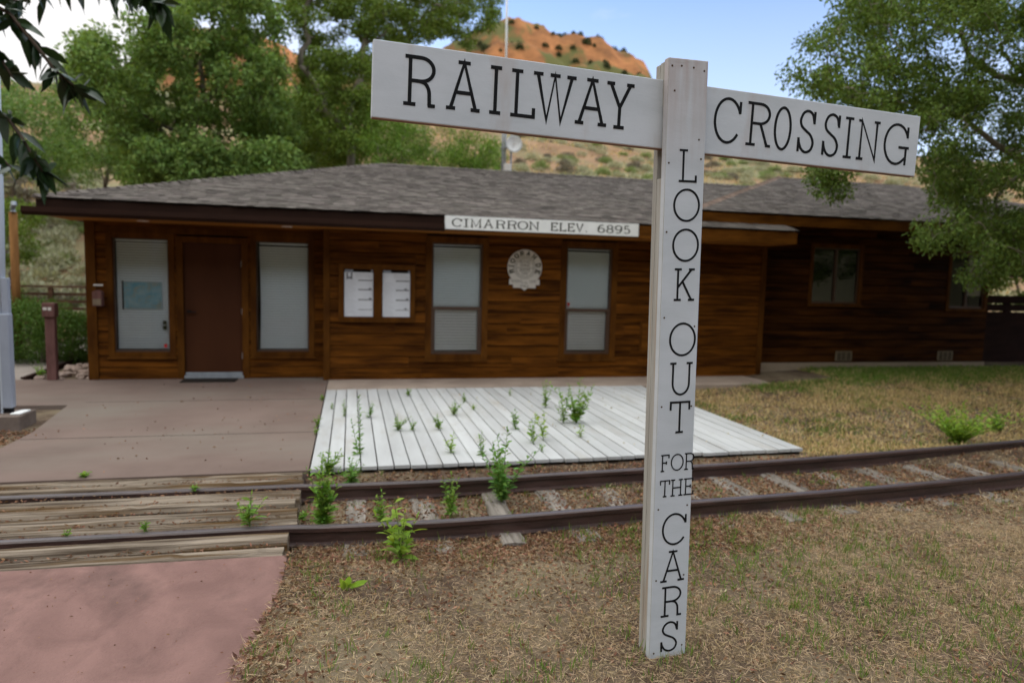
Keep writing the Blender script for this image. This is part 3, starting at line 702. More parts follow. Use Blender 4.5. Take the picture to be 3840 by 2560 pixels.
# windows
def blinds(x0, x1, z0, z1, y, parent, mat, pitch=.027, tilt=.62, wav=0.):
    mb = MB(); n = int((z1 - z0) / pitch); dy = .5 * pitch * 1.12 * math.cos(tilt); dz = .5 * pitch * .93 * math.sin(tilt)
    for i in range(n):
        z = z0 + (i + .5) * pitch; s_ = wav * math.sin(i * .09)
        mb.add([(x0 + s_, y - dy, z - dz), (x1, y - dy, z - dz), (x1, y, z + .0015), (x0 + s_, y, z + .0015), (x1, y + dy, z + dz), (x0 + s_, y + dy, z + dz)], [(0, 1, 2, 3), (3, 2, 4, 5)])
    mb.box(x0, x1, y - .02, y + .02, z1, z1 + .03)
    return mb.build('blind', M[mat], parent)
def window(W, y, cas, sill, kind, bm='blind', bx=(0, 0)):
    x0, x1, z0, z1 = W
    mb = MB(); t = .032
    mb.box(x0 - cas, x0 - .012, y - t, y - .0, z0 - sill, z1 + cas).box(x1 + .012, x1 + cas, y - t, y - .0, z0 - sill, z1 + cas)
    mb.box(x0 - .012, x1 + .012, y - t + .002, y, z1 + .012, z1 + cas).box(x0 - .012, x1 + .012, y - t + .002, y, z0 - sill, z0 - .012)
    fr = mb.build('window', M['trim'], st, bevel=.003)
    mb = MB(); mb.box(x0 - cas - .015, x1 + cas + .015, y - t - .022, y - t + .003, z0 - sill - .012, z0 - sill + .02); mb.build('sill', M['trim'], fr)
    s_ = MB(); b = .03 if kind != 'fixed' else .016
    s_.box(x0 - .012, x0 + b - .012, y + .0, y + .05, z0, z1).box(x1 - b + .012, x1 + .012, y + .0, y + .05, z0, z1)
    s_.box(x0 - .012, x1 + .012, y + .002, y + .05, z1 - b + .012, z1 + .012).box(x0 - .012, x1 + .012, y + .002, y + .05, z0 - .012, z0 + b)
    if kind == 'hung':
        zm = z0 + (z1 - z0) * .415
        s_.box(x0 + .01, x1 - .01, y - .004, y + .046, zm - .024, zm + .024)
        s_.box(x0 + .012, x0 + .05, y + .012, y + .06, z0 + .02, zm - .02).box(x1 - .05, x1 - .012, y + .012, y + .06, z0 + .02, zm - .02)
    if kind == 'slide':
        xm = (x0 + x1) / 2
        s_.box(xm - .025, xm + .025, y - .002, y + .048, z0 + .01, z1 - .01)
    s_.build('sash', M['sash'], fr, bevel=.002)
    mb = MB(); mb.add([(x0, y + .03, z0), (x1, y + .03, z0), (x1, y + .03, z1), (x0, y + .03, z1)], [(0, 1, 2, 3)])
    mb.build('glass', GLASS if kind != 'slide' or W is WF else GLASSD, fr)
    if kind == 'hung':
        blinds(x0 + .02, x1 - .02, zm + .0, z1 - .03, y + .062, fr, bm, .040, 1.25); blinds(x0 + .045, x1 - .045, z0 + .05, zm - .01, y + .072, fr, 'blindgrey' if bm == 'blind' else bm, .048, 1.2)
    elif kind == 'fixed':
        blinds(x0 + .012 + bx[0], x1 - .012 + bx[1], z0 + .03, z1 - .035, y + .085, fr, bm, .040, 1.25, .012 if bx[0] else 0)
    return fr
fA = window(WA, yl, .10, .11, 'fixed')
fB = window(WB, yl, .10, .11, 'fixed', bx=(.02, 0))
fC = window(WC, yf, .115, .125, 'hung')
fD = window(WD, yf, .115, .125, 'hung', bm='blind')
fE = window(WE, yw, .085, .06, 'slide')
fF = window(WF, yw, .085, .06, 'slide')
for fr, W_ in ((fE, WE), (fF, WF)):
    mb = MB(); mb.box(W_[0] + .03, (W_[0] + W_[1]) / 2 - .02, yw + .10, yw + .11, W_[2], W_[3]); mb.build('backing', M['backing'], fr)  # dark panel behind the left half, painted for the unlit interior
mb = MB(); mb.box((WF[0] + WF[1]) / 2 + .03, WF[1], yw + .06, yw + .07, WF[2] + .25, WF[3]); tag(mb.build('backing', M['paper'], fF), 'sky reflection painted as a pale blue white curtain')  # pale sheet behind the glass standing in for reflected sky
mb = MB(); mb.prism_y([(WD[0] + .035, 1.30), (WD[0] + .085, 1.30), (WD[0] + .06, 1.215)], yf + .024, yf + .027); tag(mb.build('sticker', M['red'], fD), 'small red warning sticker')
mb = MB(); mb.prism_y([(WA[1] - .085, .545), (WA[1] - .04, .545), (WA[1] - .04, .49), (WA[1] - .085, .49)], yl + .024, yl + .027); tag(mb.build('sticker', M['red'], fA), 'small red sticker')
mb = MB(); mb.box(WA[1] - .095, WA[1] - .04, yl + .02, yl + .026, .85, .905).box(WA[1] - .095, WA[1] - .04, yl + .02, yl + .026, .77, .835); tag(mb.build('sticker', M['ink'], fA), 'dark notice stickers on the glass')
# door
mb = MB(); x0, x1, z0, z1 = DR
mb.box(x0 - .105, x0 - .004, yl - .035, yl + .03, 0, z1 + .10).box(x1 + .004, x1 + .105, yl - .035, yl + .03, 0, z1 + .10).box(x0 - .004, x1 + .004, yl - .033, yl + .03, z1 + .004, z1 + .10)
df = mb.build('door', M['trim'], st, bevel=.003)
mb = MB(); mb.box(x0, x1, yl + .012, yl + .055, .10, z1); mb.build('door_leaf', M['doorpaint'], df, bevel=.003)
mb = MB(); mb.box(x0 + .004, x1 - .004, yl - .012, yl + .010, .055, .10).box(x0 - .01, x1 + .02, yl - .045, yl + .008, .003, .052); mb.build('threshold', M['metal'], df, bevel=.004)
mb = MB(); mb.tube([(x0 + .065, yl + .012, 1.06), (x0 + .065, yl - .045, 1.06)], .022, 12).tube([(x0 + .065, yl - .04, 1.06), (x0 + .12, yl - .045, 1.055), (x0 + .17, yl - .04, 1.05)], .010, 8); mb.build('handle', M['black'], df)
mb = MB()
for zz in (.36, 1.07, 1.82): mb.tube([(x1 + .001, yl - .002, zz - .05), (x1 + .001, yl - .002, zz + .05)], .009, 8)
mb.build('hinge', M['metal'], df)
# vents, access panel
for xa in (9.25, 11.66):
    mb = MB(); mb.box(xa, xa + .37, yw - .032, yw - .02, .245, .435)
    v_ = mb.build('vent', M['vent'], st)
    mb = MB()
    for k in range(3):
        for q in range(5): mb.box(xa + .03 + k * .11, xa + .115 + k * .11, yw - .036, yw - .0325, .27 + q * .031, .285 + q * .031)
    mb.build('louver', M['dark'], v_)
mb = MB(); a0, a1 = 5.0, 5.62
mb.box(a0, a0 + .035, yf - .034, yf - .018, .43, 1.0).box(a1 - .035, a1, yf - .034, yf - .018, .43, 1.0).box(a0 + .035, a1 - .035, yf - .034, yf - .018, .965, 1.0).box(a0 + .035, a1 - .035, yf - .034, yf - .018, .43, .465)
ap = mb.build('access_panel', M['trim'], st); mb = MB(); mb.box(a0 + .04, a1 - .04, yf - .030, yf - .0215, .47, .96); mb.build('panel_board', M['fascia'], ap)
# roofs
def shingles(name, o, u, v, length, rng_f, thick=.012, course=.142, seed=1, mat='shingle'):
    g = np.random.default_rng(seed); o, u, v = [np.array(q, float) for q in (o, u, v)]
    n = np.cross(u, v); n /= np.linalg.norm(n); V_ = []; F_ = []
    nc = int(math.ceil(length / course))
    for c in range(nc):
        v0 = c * course; v1 = min(v0 + course + .03, length)
        a, b = rng_f(v0 + course * .3)
        x = a
        while x < b - .01:
            x2 = min(x + g.uniform(.08, .25), b)
            t0 = thick * g.uniform(.5, 1.3); j = g.uniform(-.016, .010)
            P = [o + u * x + v * (v0 + j) + n * t0, o + u * x2 + v * (v0 + j) + n * t0, o + u * x2 + v * v1 + n * .001, o + u * x + v * v1 + n * .001, o + u * x + v * (v0 + j), o + u * x2 + v * (v0 + j)]
            k = len(V_); V_ += [tuple(p) for p in P]; F_ += [(k, k + 1, k + 2, k + 3), (k + 4, k + 5, k + 1, k), (k + 4, k, k + 3, k + 2, k + 1, k + 5)[:4]]
            x = x2 + .004
    mb = MB(); mb.add(V_, F_)
    return mb
OV = .75; ye = yf - OV; ze = 2.635; PT = .30; RX0 = -4.14; RX1 = 7.56
yr = 15.3; zr = ze + PT * (yr - ye); ln = (yr - ye) * math.sqrt(1 + PT * PT); cs = 1 / math.sqrt(1 + PT * PT)
hipx = RX0 + (yr - ye)
mb = shingles('roof', (0, ye - .012, ze), (1, 0, 0), (0, cs, PT * cs), ln, lambda v: (RX0 + max(0, v) * cs - .02, RX1 if v * cs < .95 else 10.3), seed=11)
mbl = shingles('roof', (RX0 - .012, 0, ze), (0, -1, 0), (cs, 0, PT * cs), ln, lambda v: (-(2 * yr - ye - v * cs), -(ye + v * cs)), seed=12)
mb.add(mbl.v, mbl.f)
e_ = .006
core = MB()
core.add([(RX1, ye + .95, ze + PT * .95 - e_), (10.3, ye + .95, ze + PT * .95 - e_), (10.3, yr, zr - e_), (RX1, yr, zr - e_), (10.3, 2 * yr - ye - .95, ze + PT * .95 - e_), (RX1, 2 * yr - ye - .95, ze + PT * .95 - e_)], [(0, 1, 2, 3), (3, 2, 4, 5)])
core.add([(RX0, ye, ze - e_), (RX1, ye, ze - e_), (RX1, yr, zr - e_), (hipx, yr, zr - e_), (RX0, 2 * yr - ye, ze - e_), (RX1, 2 * yr - ye, ze - e_)], [(0, 1, 2, 3), (0, 3, 4), (3, 2, 5, 4)])
mb.add(core.v, core.f)
rf = mb.build('roof', M['shingle'], st)
def caps(p, q, w_, mat, par, name='hip_cap'):
    p, q = np.array(p, float), np.array(q, float); L_ = np.linalg.norm(q - p); d = (q - p) / L_; s_ = np.cross(d, (0, 0, 1.)); s_ /= np.linalg.norm(s_); up = np.cross(s_, d)
    mb = MB(); n = int(L_ / .14)
    for i in range(n):
        a = p + d * L_ * i / n; b = p + d * (L_ * (i + 1) / n + .04)
        lo = .028 + .004 * (i % 2); hi = .012
        mb.add([a + s_ * w_ - up * .02 + up * 0, a + up * lo, a - s_ * w_ - up * .02, b + s_ * w_ - up * .03, b + up * hi, b - s_ * w_ - up * .03], [(0, 1, 4, 3), (1, 2, 5, 4), (0, 2, 1)])
    return mb.build(name, M[mat], par)
caps((RX0, ye, ze + .012), (hipx, yr, zr + .012), .12, 'shingle', rf)
caps((hipx, yr, zr + .012), (9.6, yr, zr + .012), .12, 'shingle', rf, 'ridge_cap')
# fascia, gutter, soffit
mb = MB(); mb.box(RX0 + .05, 1.39, ye + .02, ye + .06, 2.405, 2.612); mb.build('fascia', M['gutter'], st)
mb = MB(); mb.box(1.39, RX1 - .05, ye + .02, ye + .06, 2.405, 2.612)
mb.build('fascia', M['fascia'], st, bevel=.003)
mb = MB(); mb.box(RX0 + .01, RX0 + .048, ye + .02, 20, 2.415, 2.612); mb.build('fascia', M['gutter'], st)
mb = MB(); mb.add([(RX1 - .048, ye + .02, 2.405), (RX1 - .01, ye + .02, 2.405), (RX1 - .01, ye + .02, 2.61), (RX1 - .048, ye + .02, 2.61), (RX1 - .048, yr, 2.405 + PT * (yr - ye)), (RX1 - .01, yr, 2.405 + PT * (yr - ye)), (RX1 - .01, yr, zr - .03), (RX1 - .048, yr, zr - .03)],
                   [(0, 1, 2, 3), (1, 5, 6, 2), (0, 3, 7, 4), (0, 4, 5, 1), (3, 2, 6, 7), (4, 7, 6, 5)]); mb.build('rake_board', M['fascia'], st)
mb = MB(); gp = [(ye - .115, 2.50), (ye - .118, 2.43), (ye - .09, 2.388), (ye + .015, 2.388), (ye + .015, 2.50), (ye - .005, 2.50), (ye - .005, 2.42), (ye - .095, 2.42), (ye - .10, 2.50)]
Vg = [(x, y, z) for x in (-4.26, 1.385) for y, z in gp]; k = len(gp)
mb.add(Vg, [(i, (i + 1) % k, k + (i + 1) % k, k + i) for i in range(k)] + [tuple(reversed(range(k))), tuple(range(k, 2 * k))]); mb.build('gutter', M['gutter'], st)
mb = MB(); mb.box(RX0 + .05, RX1 - .05, ye + .06, yl + .1, 2.402, 2.42); mb.build('soffit', M['soffit'], st)
for xa in (-2.95, -.95):
    mb = MB(); mb.tube([(xa, 11.05, 2.395), (xa, 11.05, 2.404)], .08, 18); mb.build('soffit_light', M['white'], st)
# wing roof
wye = yw - .62; wze = 2.955; WX0 = 5.75; WX1 = 18.5; wyr = 15.9; wzr = wze + PT * (wyr - wye); wl = (wyr - wye) * math.sqrt(1 + PT * PT); run = wyr - wye
mb = shingles('w', (0, wye - .012, wze), (1, 0, 0), (0, cs, PT * cs), wl, lambda v: (WX0 + v * cs - .02, WX1 - v * cs * .8 + .02), seed=21)
mb.add([(WX0, wye, wze - e_), (WX1, wye, wze - e_), (WX1 - run * .8, wyr, wzr - e_), (WX0 + run, wyr, wzr - e_), (WX0 + run + 4.2, 2 * wyr - wye, wze - e_), (WX1, 2 * wyr - wye, wze - e_)], [(0, 1, 2, 3), (0, 3, 4), (3, 2, 5, 4), (1, 5, 2)])
wr = mb.build('roof', M['shingle'], st)
caps((WX0, wye, wze + .012), (WX0 + run, wyr, wzr + .012), .10, 'lit_hipcap', wr)
mb = MB(); mb.box(WX0 + .04, WX1 - .05, wye + .02, wye + .055, 2.75, 2.93); mb.build('fascia', M['fascia'], st, bevel=.003)
mb = MB(); mb.box(17.8, 17.95, wye + .1, wye + .25, 0, 2.75).box(15.2, 15.35, wye + .1, wye + .25, 0, 2.75); mb.build('porch_post', M['trim'], st)
mb = MB(); mb.box(WX0 + .05, WX1 - .05, wye + .056, yw + 7, 2.805, 2.82); mb.build('soffit', M['soffit'], st)

# ------------------------------------------------------------------ things fixed to the station
def face_text(mb, s_, x, z, h_, t, y, widths, gap, con=0., space=.5):
    for c in s_:
        if c == ' ': x += space * h_; continue
        w_ = widths.get(c, .72) * h_; letter(mb, c, x, z, w_, h_, t, y, con); x += w_ + gap * h_
    return x
sg = thing('station_sign', 'long white name board reading CIMARRON ELEV. 6895 under the eave', 'sign', (2.97, ye, 2.42))
y0 = ye - .01
mb = MB(); mb.box(1.395, 4.565, y0 - .03, y0 + .027, 2.425, 2.628); mb.build('board', M['white'], sg, bevel=.004)
mb = MB()
wd = {'C': .95, 'I': .5, 'M': 1.12, 'A': 1.05, 'R': 1.0, 'O': 1.0, 'N': 1.05, 'E': .86, 'L': .86, 'V': 1.0, '.': .34, '6': .78, '8': .78, '9': .78, '5': .72}
def fit_word(s_, xa, xb, z, h_, t, con):
    tot = sum(wd[c] for c in s_); gap = .22; sc = (xb - xa) / (h_ * (tot + gap * (len(s_) - 1))); x = xa
    for c in s_:
        letter(mb, c, x, z, wd[c] * h_ * sc, h_, t, y0 - .03, con); x += (wd[c] + gap) * h_ * sc
fit_word('CIMARRON', 1.51, 2.88, 2.468, .118, .011, 1.3)
fit_word('ELEV.', 3.07, 3.69, 2.468, .118, .011, 1.3)
fit_word('6895', 3.86, 4.41, 2.468, .118, .011, 1.3)
mb.build('lettering', M['ink'], sg)
# notice case with two sheets
nb_ = thing('notice_case', 'brown wooden double notice case with two white sheets on the front wall', 'notice board', (.415, yf - .06, .93))
x0, x1, z0, z1 = -.19, 1.02, .935, 1.872; xm = .43
mb = MB(); yb = yf - .022
mb.box(x0, x1, yb - .05, yb - .012, z0, z0 + .09).box(x0, x1, yb - .05, yb - .012, z1 - .085, z1).box(x0, x0 + .085, yb - .05, yb - .012, z0 + .09, z1 - .085).box(x1 - .075, x1, yb - .05, yb - .012, z0 + .09, z1 - .085).box(xm - .075, xm + .065, yb - .05, yb - .012, z0 + .09, z1 - .085)
mb.build('frame', M['trim'], nb_, bevel=.004)
mb = MB(); mb.box(x0 + .01, x1 - .01, yb - .011, yb, z0 + .01, z1 - .01); mb.build('back', M['dark'], nb_)
for k, (a, b) in enumerate(((x0 + .09, xm - .08), (xm + .07, x1 - .08))):
    mb = MB(); mb.box(a, b, yb - .016, yb - .0115, z0 + .092, z1 - .135); sh = mb.build('sheet', M['paper'], nb_)
    mb = MB(); w_ = b - a
    for zz in (1.60, 1.45, 1.29, 1.135): mb.box(a + w_ * .48, b - .015, yb - .0175, yb - .0161, zz, zz + (.018 if zz > 1.2 else .010))
    for (fx, zz) in (((.83, 1.47), (.84, 1.31)) if k == 0 else ((.78, 1.47), (.84, 1.31), (.78, 1.15))): mb.prism_y([(a + w_ * fx, zz), (a + w_ * (fx + .12), zz), (a + w_ * (fx + .09), zz + .02), (a + w_ * (fx + .03), zz + .024)], yb - .0176, yb - .0162)
    if k == 0: mb.box(a + .035, a + .055, yb - .0175, yb - .0161, 1.62, 1.73).box(a + .10, a + .125, yb - .0175, yb - .0161, 1.62, 1.73).box(a + .055, a + .10, yb - .0175, yb - .0161, 1.63, 1.665)
    mb.build('printing', M['print'], sh)
    mb = MB()
    for q in range(17): mb.box(a + .03, a + w_ * (.40 - .05 * (q % 3)), yb - .0173, yb - .0161, 1.07 + q * .031, 1.078 + q * .031)
    for q in range(3): mb.box(a + w_ * .4, b - .03 - .02 * q, yb - .0173, yb - .0161, 1.655 + q * .025, 1.664 + q * .025)
    mb.build('print_lines', M['printlight'], sh)
    mb = MB(); mb.box(a + .01, a + w_ * .3, yb - .0145, yb - .0113, z1 - .128, z1 - .095).box(b - .035, b - .005, yb - .0145, yb - .0113, z1 - .13, z1 - .092); mb.build('clip', M['greybox'], nb_)
# round plaque
pq = thing('plaque', 'round cream railway herald plaque with RIO GRANDE lettering between the two sash windows', 'plaque', (2.855, yf - .05, 1.52))
cx, cz, rr = 2.857, 1.888, .298; yp = yf - .026
ol = arc(cx, cz, rr, rr, -42, 222, 60)
lx = .258
ol = ol + [(cx - .262, cz - .20), (cx - .262, cz - .292), (cx - .195, cz - .292), (cx - .195, cz - .345), (cx - .06, cz - .345), (cx, cz - .39), (cx + .06, cz - .345), (cx + .195, cz - .345), (cx + .195, cz - .292), (cx + .262, cz - .292), (cx + .262, cz - .20)]
mb = MB(); mb.prism_y(list(reversed(ol)), yp - .02, yp); mb.f = [tuple(reversed(f)) for f in mb.f]
mb.build('board', M['plaque'], pq)
mb = MB(); R_ = rr * .80
for c, a in zip('RIOGQANDE', (198, 176, 154, 128, 104, 76, 48, 10, -17)):
    pv = np.array([cx + R_ * math.cos(R(a)), cz + R_ * math.sin(R(a))]); w_ = .028 if c == 'I' else .062
    letter(mb, c, pv[0] - w_ / 2, pv[1] - .033, w_, .066, .015, yp - .02, .5, R(a - 90), pv)
mb.build('lettering', M['ink'], pq)
mb = MB()
def ring(mb, r0, r1, y_):
    n = 48; V_ = [(cx + r * math.cos(2 * math.pi * i / n), y_, cz - .005 + r * math.sin(2 * math.pi * i / n)) for r in (r0, r1) for i in range(n)]
    mb.add(V_, [(i, (i + 1) % n, n + (i + 1) % n, n + i) for i in range(n)])
ring(mb, rr * .50, rr * .53, yp - .0212); ring(mb, rr * .60, rr * .63, yp - .0212)
wd2 = {'I': .35, '.': .3}
def ctext(s_, x, z, h_, t):
    tot = sum((.35 if c in 'I' else .4 if c == ' ' else .72) * h_ + .2 * h_ for c in s_) - .2 * h_; q = x - tot / 2
    for c in s_:
        w_ = (.35 if c == 'I' else .4 if c == ' ' else .72) * h_
        if c != ' ': letter(mb, c, q, z, w_, h_, t, yp - .02)
        q += w_ + .2 * h_
ctext('ROYAL', cx, cz + .072, .042, .007); ctext('GORGE', cx, cz + .018, .036, .006)
mb.box(cx - .15, cx + .15, yp - .0214, yp - .0202, cz - .012, cz - .004)
ctext('ROUTE', cx, cz - .066, .040, .007); ctext('LINE', cx, cz - .118, .032, .006)
ctext('SCENIC', cx - .135, cz - .250, .036, .006); ctext('LINE', cx + .145, cz - .250, .036, .006); ctext('OF THE', cx, cz - .272, .020, .004); ctext('WORLD', cx, cz - .330, .032, .006)
mb.build('small_lettering', M['inkgrey'], pq)
# mail drop by the left corner
mbx = thing('mail_drop', 'small brown metal drop box below pale lettering at the left corner of the wall', 'drop box', (-3.70, yl - .05, 1.13))
mb = MB(); mb.prism_y([(-3.765, 1.13), (-3.635, 1.13), (-3.635, 1.345), (-3.70, 1.375), (-3.765, 1.345)], yl - .16, yl - .048); mb.build('body', M['brownpost'], mbx, bevel=.006)
mb = MB(); mb.box(-3.755, -3.645, yl - .168, yl - .161, 1.15, 1.24); mb.build('flap', M['vent'], mbx)
mb = MB(); mb.box(-3.775, -3.645, yl - .058, yl - .050, 1.432, 1.46); mb.build('plate', M['plaque'], mbx)
mp_ = thing('wall_map', 'blue printed map sheet hanging behind the left window glass', 'map', (-3.13, yl + .06, 1.10))
mb = MB()
n = 10
Vm = [(-3.40 + .54 * i / n, yl + .060 + .006 * math.sin(i * 1.1), z) for z in (1.095, 1.50) for i in range(n + 1)]
mb.add(Vm, [(i, i + 1, n + 2 + i, n + 1 + i) for i in range(n)]); mb.build('sheet', M['map'], mp_)
mb = MB(); mb.tube([(-3.41, yl + .06, 1.08), (-3.41, yl + .06, 1.52)], .012, 8); mb.build('rod', M['black'], mp_)
dm = MB(); dm.box(-2.53, -1.74, 11.15, 11.50, .001, .014); tag(dm.build('doormat', M['mat'], bevel=.004), 'thin black doormat on the pavement before the brown door', 'doormat')

# ------------------------------------------------------------------ crossing sign (post with two arms)
cs_ = thing('crossing_sign', 'white wooden post sign reading RAILWAY CROSSING and LOOK OUT FOR THE CARS in black letters', 'sign', (1.523, 2.942, -.13))
cs_.rotation_euler = (.019, -.024, .066)
mb = MB(); mb.box(-.1, .1, 0, .037, 0, 2.83)
pb = mb.build('post', M['signpaint'], cs_, local=True, bevel=.004)
mb = MB(); mb.box(-.097, .097, .0375, .079, .0, 2.312).box(-.097, .097, .0375, .079, 2.628, 2.822); mb.build('post_core', M['signedge'], cs_, local=True, bevel=.003)
mb = MB(); mb.box(-.0985, .0985, .0795, .116, .0, 2.818); mb.build('post_back', M['signedge'], cs_, local=True, bevel=.004)
mb = MB(); mb.box(-.0995, -.098, .001, .0365, .004, 2.826); mb.build('side_strip', M['signedge'], pb, local=True)
mb = MB(); T_ = .0098
H_ = .137
for c, x, z, w_, h_ in [('L', -.030, 2.299, .087, .136), ('O', -.049, 2.122, .128, .140), ('O', -.047, 1.941, .129, .142), ('K', -.030, 1.762, .100, .140), ('O', -.046, 1.503, .131, .149),
                        ('U', -.034, 1.317, .108, .148), ('T', -.030, 1.136, .099, .144), ('C', -.049, .583, .126, .151), ('A', -.054, .399, .130, .147), ('R', -.045, .220, .108, .146), ('S', -.044, .037, .100, .148)]:
    letter(mb, c, x, z, w_, h_, T_, 0)
for c, x, w_ in (('F', -.072, .042), ('O', -.016, .063), ('R', .054, .052)): letter(mb, c, x, .951, w_, .077, .0062, 0)
for c, x, w_ in (('T', -.070, .048), ('H', -.014, .063), ('E', .056, .050)): letter(mb, c, x, .826, w_, .077, .0062, 0)
mb.build('lettering', M['black'], pb, local=True)
mb = MB()
for x, z in [(-.082, 2.795), (-.035, 2.798), (.026, 2.795), (.080, 2.785), (-.066, 2.69), (.066, 2.485), (-.083, 2.376), (.080, 2.40), (-.083, 2.07), (.080, 2.035), (-.080, 1.68), (.080, 1.637), (-.078, 1.262), (.080, 1.258), (-.077, .764), (.078, .772), (-.076, .408), (.074, .420), (-.076, .035), (.078, .056)]:
    mb.tube([(x, -.0008, z), (x, .004, z)], .0048, 8)
mb.build('screw', M['screw'], pb, local=True)
armM = Matrix.Translation((1.371, 2.927, 2.462)) @ Matrix.Rotation(.059, 4, 'Z') @ Matrix.Rotation(.02, 4, 'Y') @ Matrix.Rotation(.013, 4, 'X')
rootM = Matrix.Translation((1.523, 2.942, -.13)) @ Matrix.Rotation(.066, 4, 'Z') @ Matrix.Rotation(-.024, 4, 'Y') @ Matrix.Rotation(.019, 4, 'X')
mb = MB(); mb.box(-1.2925, 1.4575, .004, .040, -.1505, .1505)
ab = mb.build('arm', M['signpaint'], cs_, local=True, bevel=.004)
ab.matrix_basis = rootM.inverted() @ armM
mb = MB(); mb.box(-1.289, 1.454, .0055, .0385, -.1525, -.1500); mb.build('bare_edge', M['underside'], ab, local=True)
mb = MB(); T_ = .0148
for c, x, z, w_, h_ in [('R', -1.168, -.082, .124, .184), ('A', -.993, -.079, .142, .184), ('I', -.810, -.078, .048, .182), ('L', -.718, -.078, .102, .181), ('W', -.622, -.085, .194, .189), ('A', -.426, -.077, .148, .183), ('Y', -.283, -.079, .131, .184)]:
    letter(mb, c, x, z, w_, h_, T_, .004)
T_ = .0127
for c, x, z, w_, h_ in [('C', .265, -.090, .136, .198), ('Q', .437, -.085, .128, .188), ('O', .593, -.092, .087, .193), ('S', .722, -.093, .101, .194), ('S', .866, -.096, .102, .196), ('I', .997, -.093, .049, .186), ('N', 1.082, -.093, .126, .183), ('G', 1.246, -.099, .148, .194)]:
    letter(mb, c, x, z, w_, h_, T_, .004)
mb.build('lettering', M['black'], ab, local=True)
mb = MB()
for x, z in ((.018, .128), (.020, .105)): mb.tube([(x, .002, z), (x, .008, z)], .006, 8)
mb.build('screw', M['screw'], ab, local=True)

# ------------------------------------------------------------------ things at the left
up_ = thing('utility_pole', 'pale grey metal pole with grey channel and long meter box on a concrete pad', 'pole', (-3.72, 8.5, .1))
mb = MB(); mb.tube([(-3.755, 8.52, .1), (-3.70, 8.52, 2.4), (-3.655, 8.52, 5.6)], [.066, .064, .058], 16); mb.build('pole', M['pole'], up_, smooth=True)
mb = MB(); mb.box(-3.675, -3.61, 8.46, 8.53, 1.1, 1.575); mb.build('channel', M['greybox'], up_, bevel=.006)
mb = MB(); mb.box(-3.695, -3.60, 8.42, 8.53, .155, 1.19); mb.build('meter_box', M['greybox'], up_, bevel=.012)
mb = MB(); mb.box(-3.712, -3.698, 8.44, 8.52, .10, 1.19); mb.build('back_strip', M['pole'], up_)
mb = MB(); mb.box(-3.69, -3.62, 8.45, 8.52, .10, .153); mb.build('conduit', M['black'], up_)
pd = MB(); pd.box(-4.8, -3.46, 8.25, 8.66, -.2, .1); tag(pd.build('concrete_pad', M['pad'], bevel=.012), 'low concrete pad under the pale metal pole', 'concrete pad')
lid = MB(); lid.prism([(-3.585, 8.33), (-3.485, 8.33), (-3.472, 8.55), (-3.565, 8.55)], .102, .118); tag(lid.build('cover_plate', M['white'], bevel=.004), 'small white cover plate lying on the concrete pad', 'cover plate')
bp_ = thing('marker_post', 'short brown marker post with a small square head beside the walkway', 'marker post', (-4.39, 11.58, 0))
mb = MB(); mb.box(-4.455, -4.325, 11.53, 11.63, 0, .96); mb.build('post', M['brownpost'], bp_, bevel=.006)
mb = MB(); mb.box(-4.475, -4.305, 11.49, 11.65, .955, 1.165); hd = mb.build('head', M['brownpost'], bp_, bevel=.01)
mb = MB(); mb.box(-4.455, -4.405, 11.486, 11.4895, 1.06, 1.10).box(-4.39, -4.345, 11.486, 11.4895, 1.055, 1.10); mb.build('marking', M['plaque'], hd)
wp = thing('wooden_pole', 'orange brown wooden pole with a grey fitting on top behind the hedge', 'pole', (-5.85, 14.2, 0))
mb = MB(); mb.tube([(-5.93, 14.2, -.1), (-5.92, 14.2, 2.66)], [.072, .066], 14); mb.build('pole', M['polewood'], wp, smooth=True)
mb = MB(); mb.tube([(-5.90, 14.15, 2.665), (-5.90, 14.15, 2.74), (-5.84, 14.05, 2.80)], [.05, .045, .03], 10).tube([(-5.84, 14.05, 2.83), (-5.83, 14.03, 2.76)], .045, 10); mb.build('fitting', M['metal'], wp)
fn = thing('rail_fence', 'brown wooden rail fence with several horizontal rails behind the hedge', 'fence', (-6, 17, 0))
for x in np.arange(-10.9, -2, .74):
    mb = MB(); mb.box(x, x + .10, 16.93, 17.0, -.1, 1.24); mb.build('post', M['fencewood'], fn, bevel=.005)
mb = MB(); mb.box(-11, -2, 16.90, 17.05, 1.245, 1.285)
mb.build('rail', M['fencewood'], fn)
for z in (1.07, .91, .75, .59, .43):
    mb = MB(); mb.box(-11, -2, 17.005, 17.035, z, z + .06); mb.build('rail', M['fencewood'], fn)
et = MB(); et.obox((-4.80, 11.70, -.05), unit(np.array([-.045, 1, 0])), unit(np.array([-1, -.045, 0])), (0, 0, 1), 3.4, .075, .075)
tag(et.build('edging_timber', M['darkfence'], bevel=.008), 'dark edging timber between the walkway and the pale stones', 'edging timber')
g_ = np.random.default_rng(19)
for i in range(60):
    x, y = g_.uniform(-4.72, -3.93), g_.uniform(11.72, 13.4); r_ = g_.uniform(.028, .075)
    n1, n2 = 7, 5; Vs = []
    for a in range(n2 + 1):
        for b in range(n1):
            th = math.pi * a / n2; ph = 2 * math.pi * b / n1; q = r_ * (1 + .3 * (g_.random() - .5))
            Vs.append((x + q * math.sin(th) * math.cos(ph) * 1.2, y + q * math.sin(th) * math.sin(ph), -.04 + r_ * .5 + q * .7 * math.cos(th)))
    mb = MB(); mb.add(Vs, [(a * n1 + b, (a + 1) * n1 + b, (a + 1) * n1 + (b + 1) % n1, a * n1 + (b + 1) % n1) for a in range(n2) for b in range(n1)])
    tag(mb.build('stone', M['stone']), 'pale rough stone in the strip between the walkway timber and the station wall', 'stone', 'pale stones beside the station')
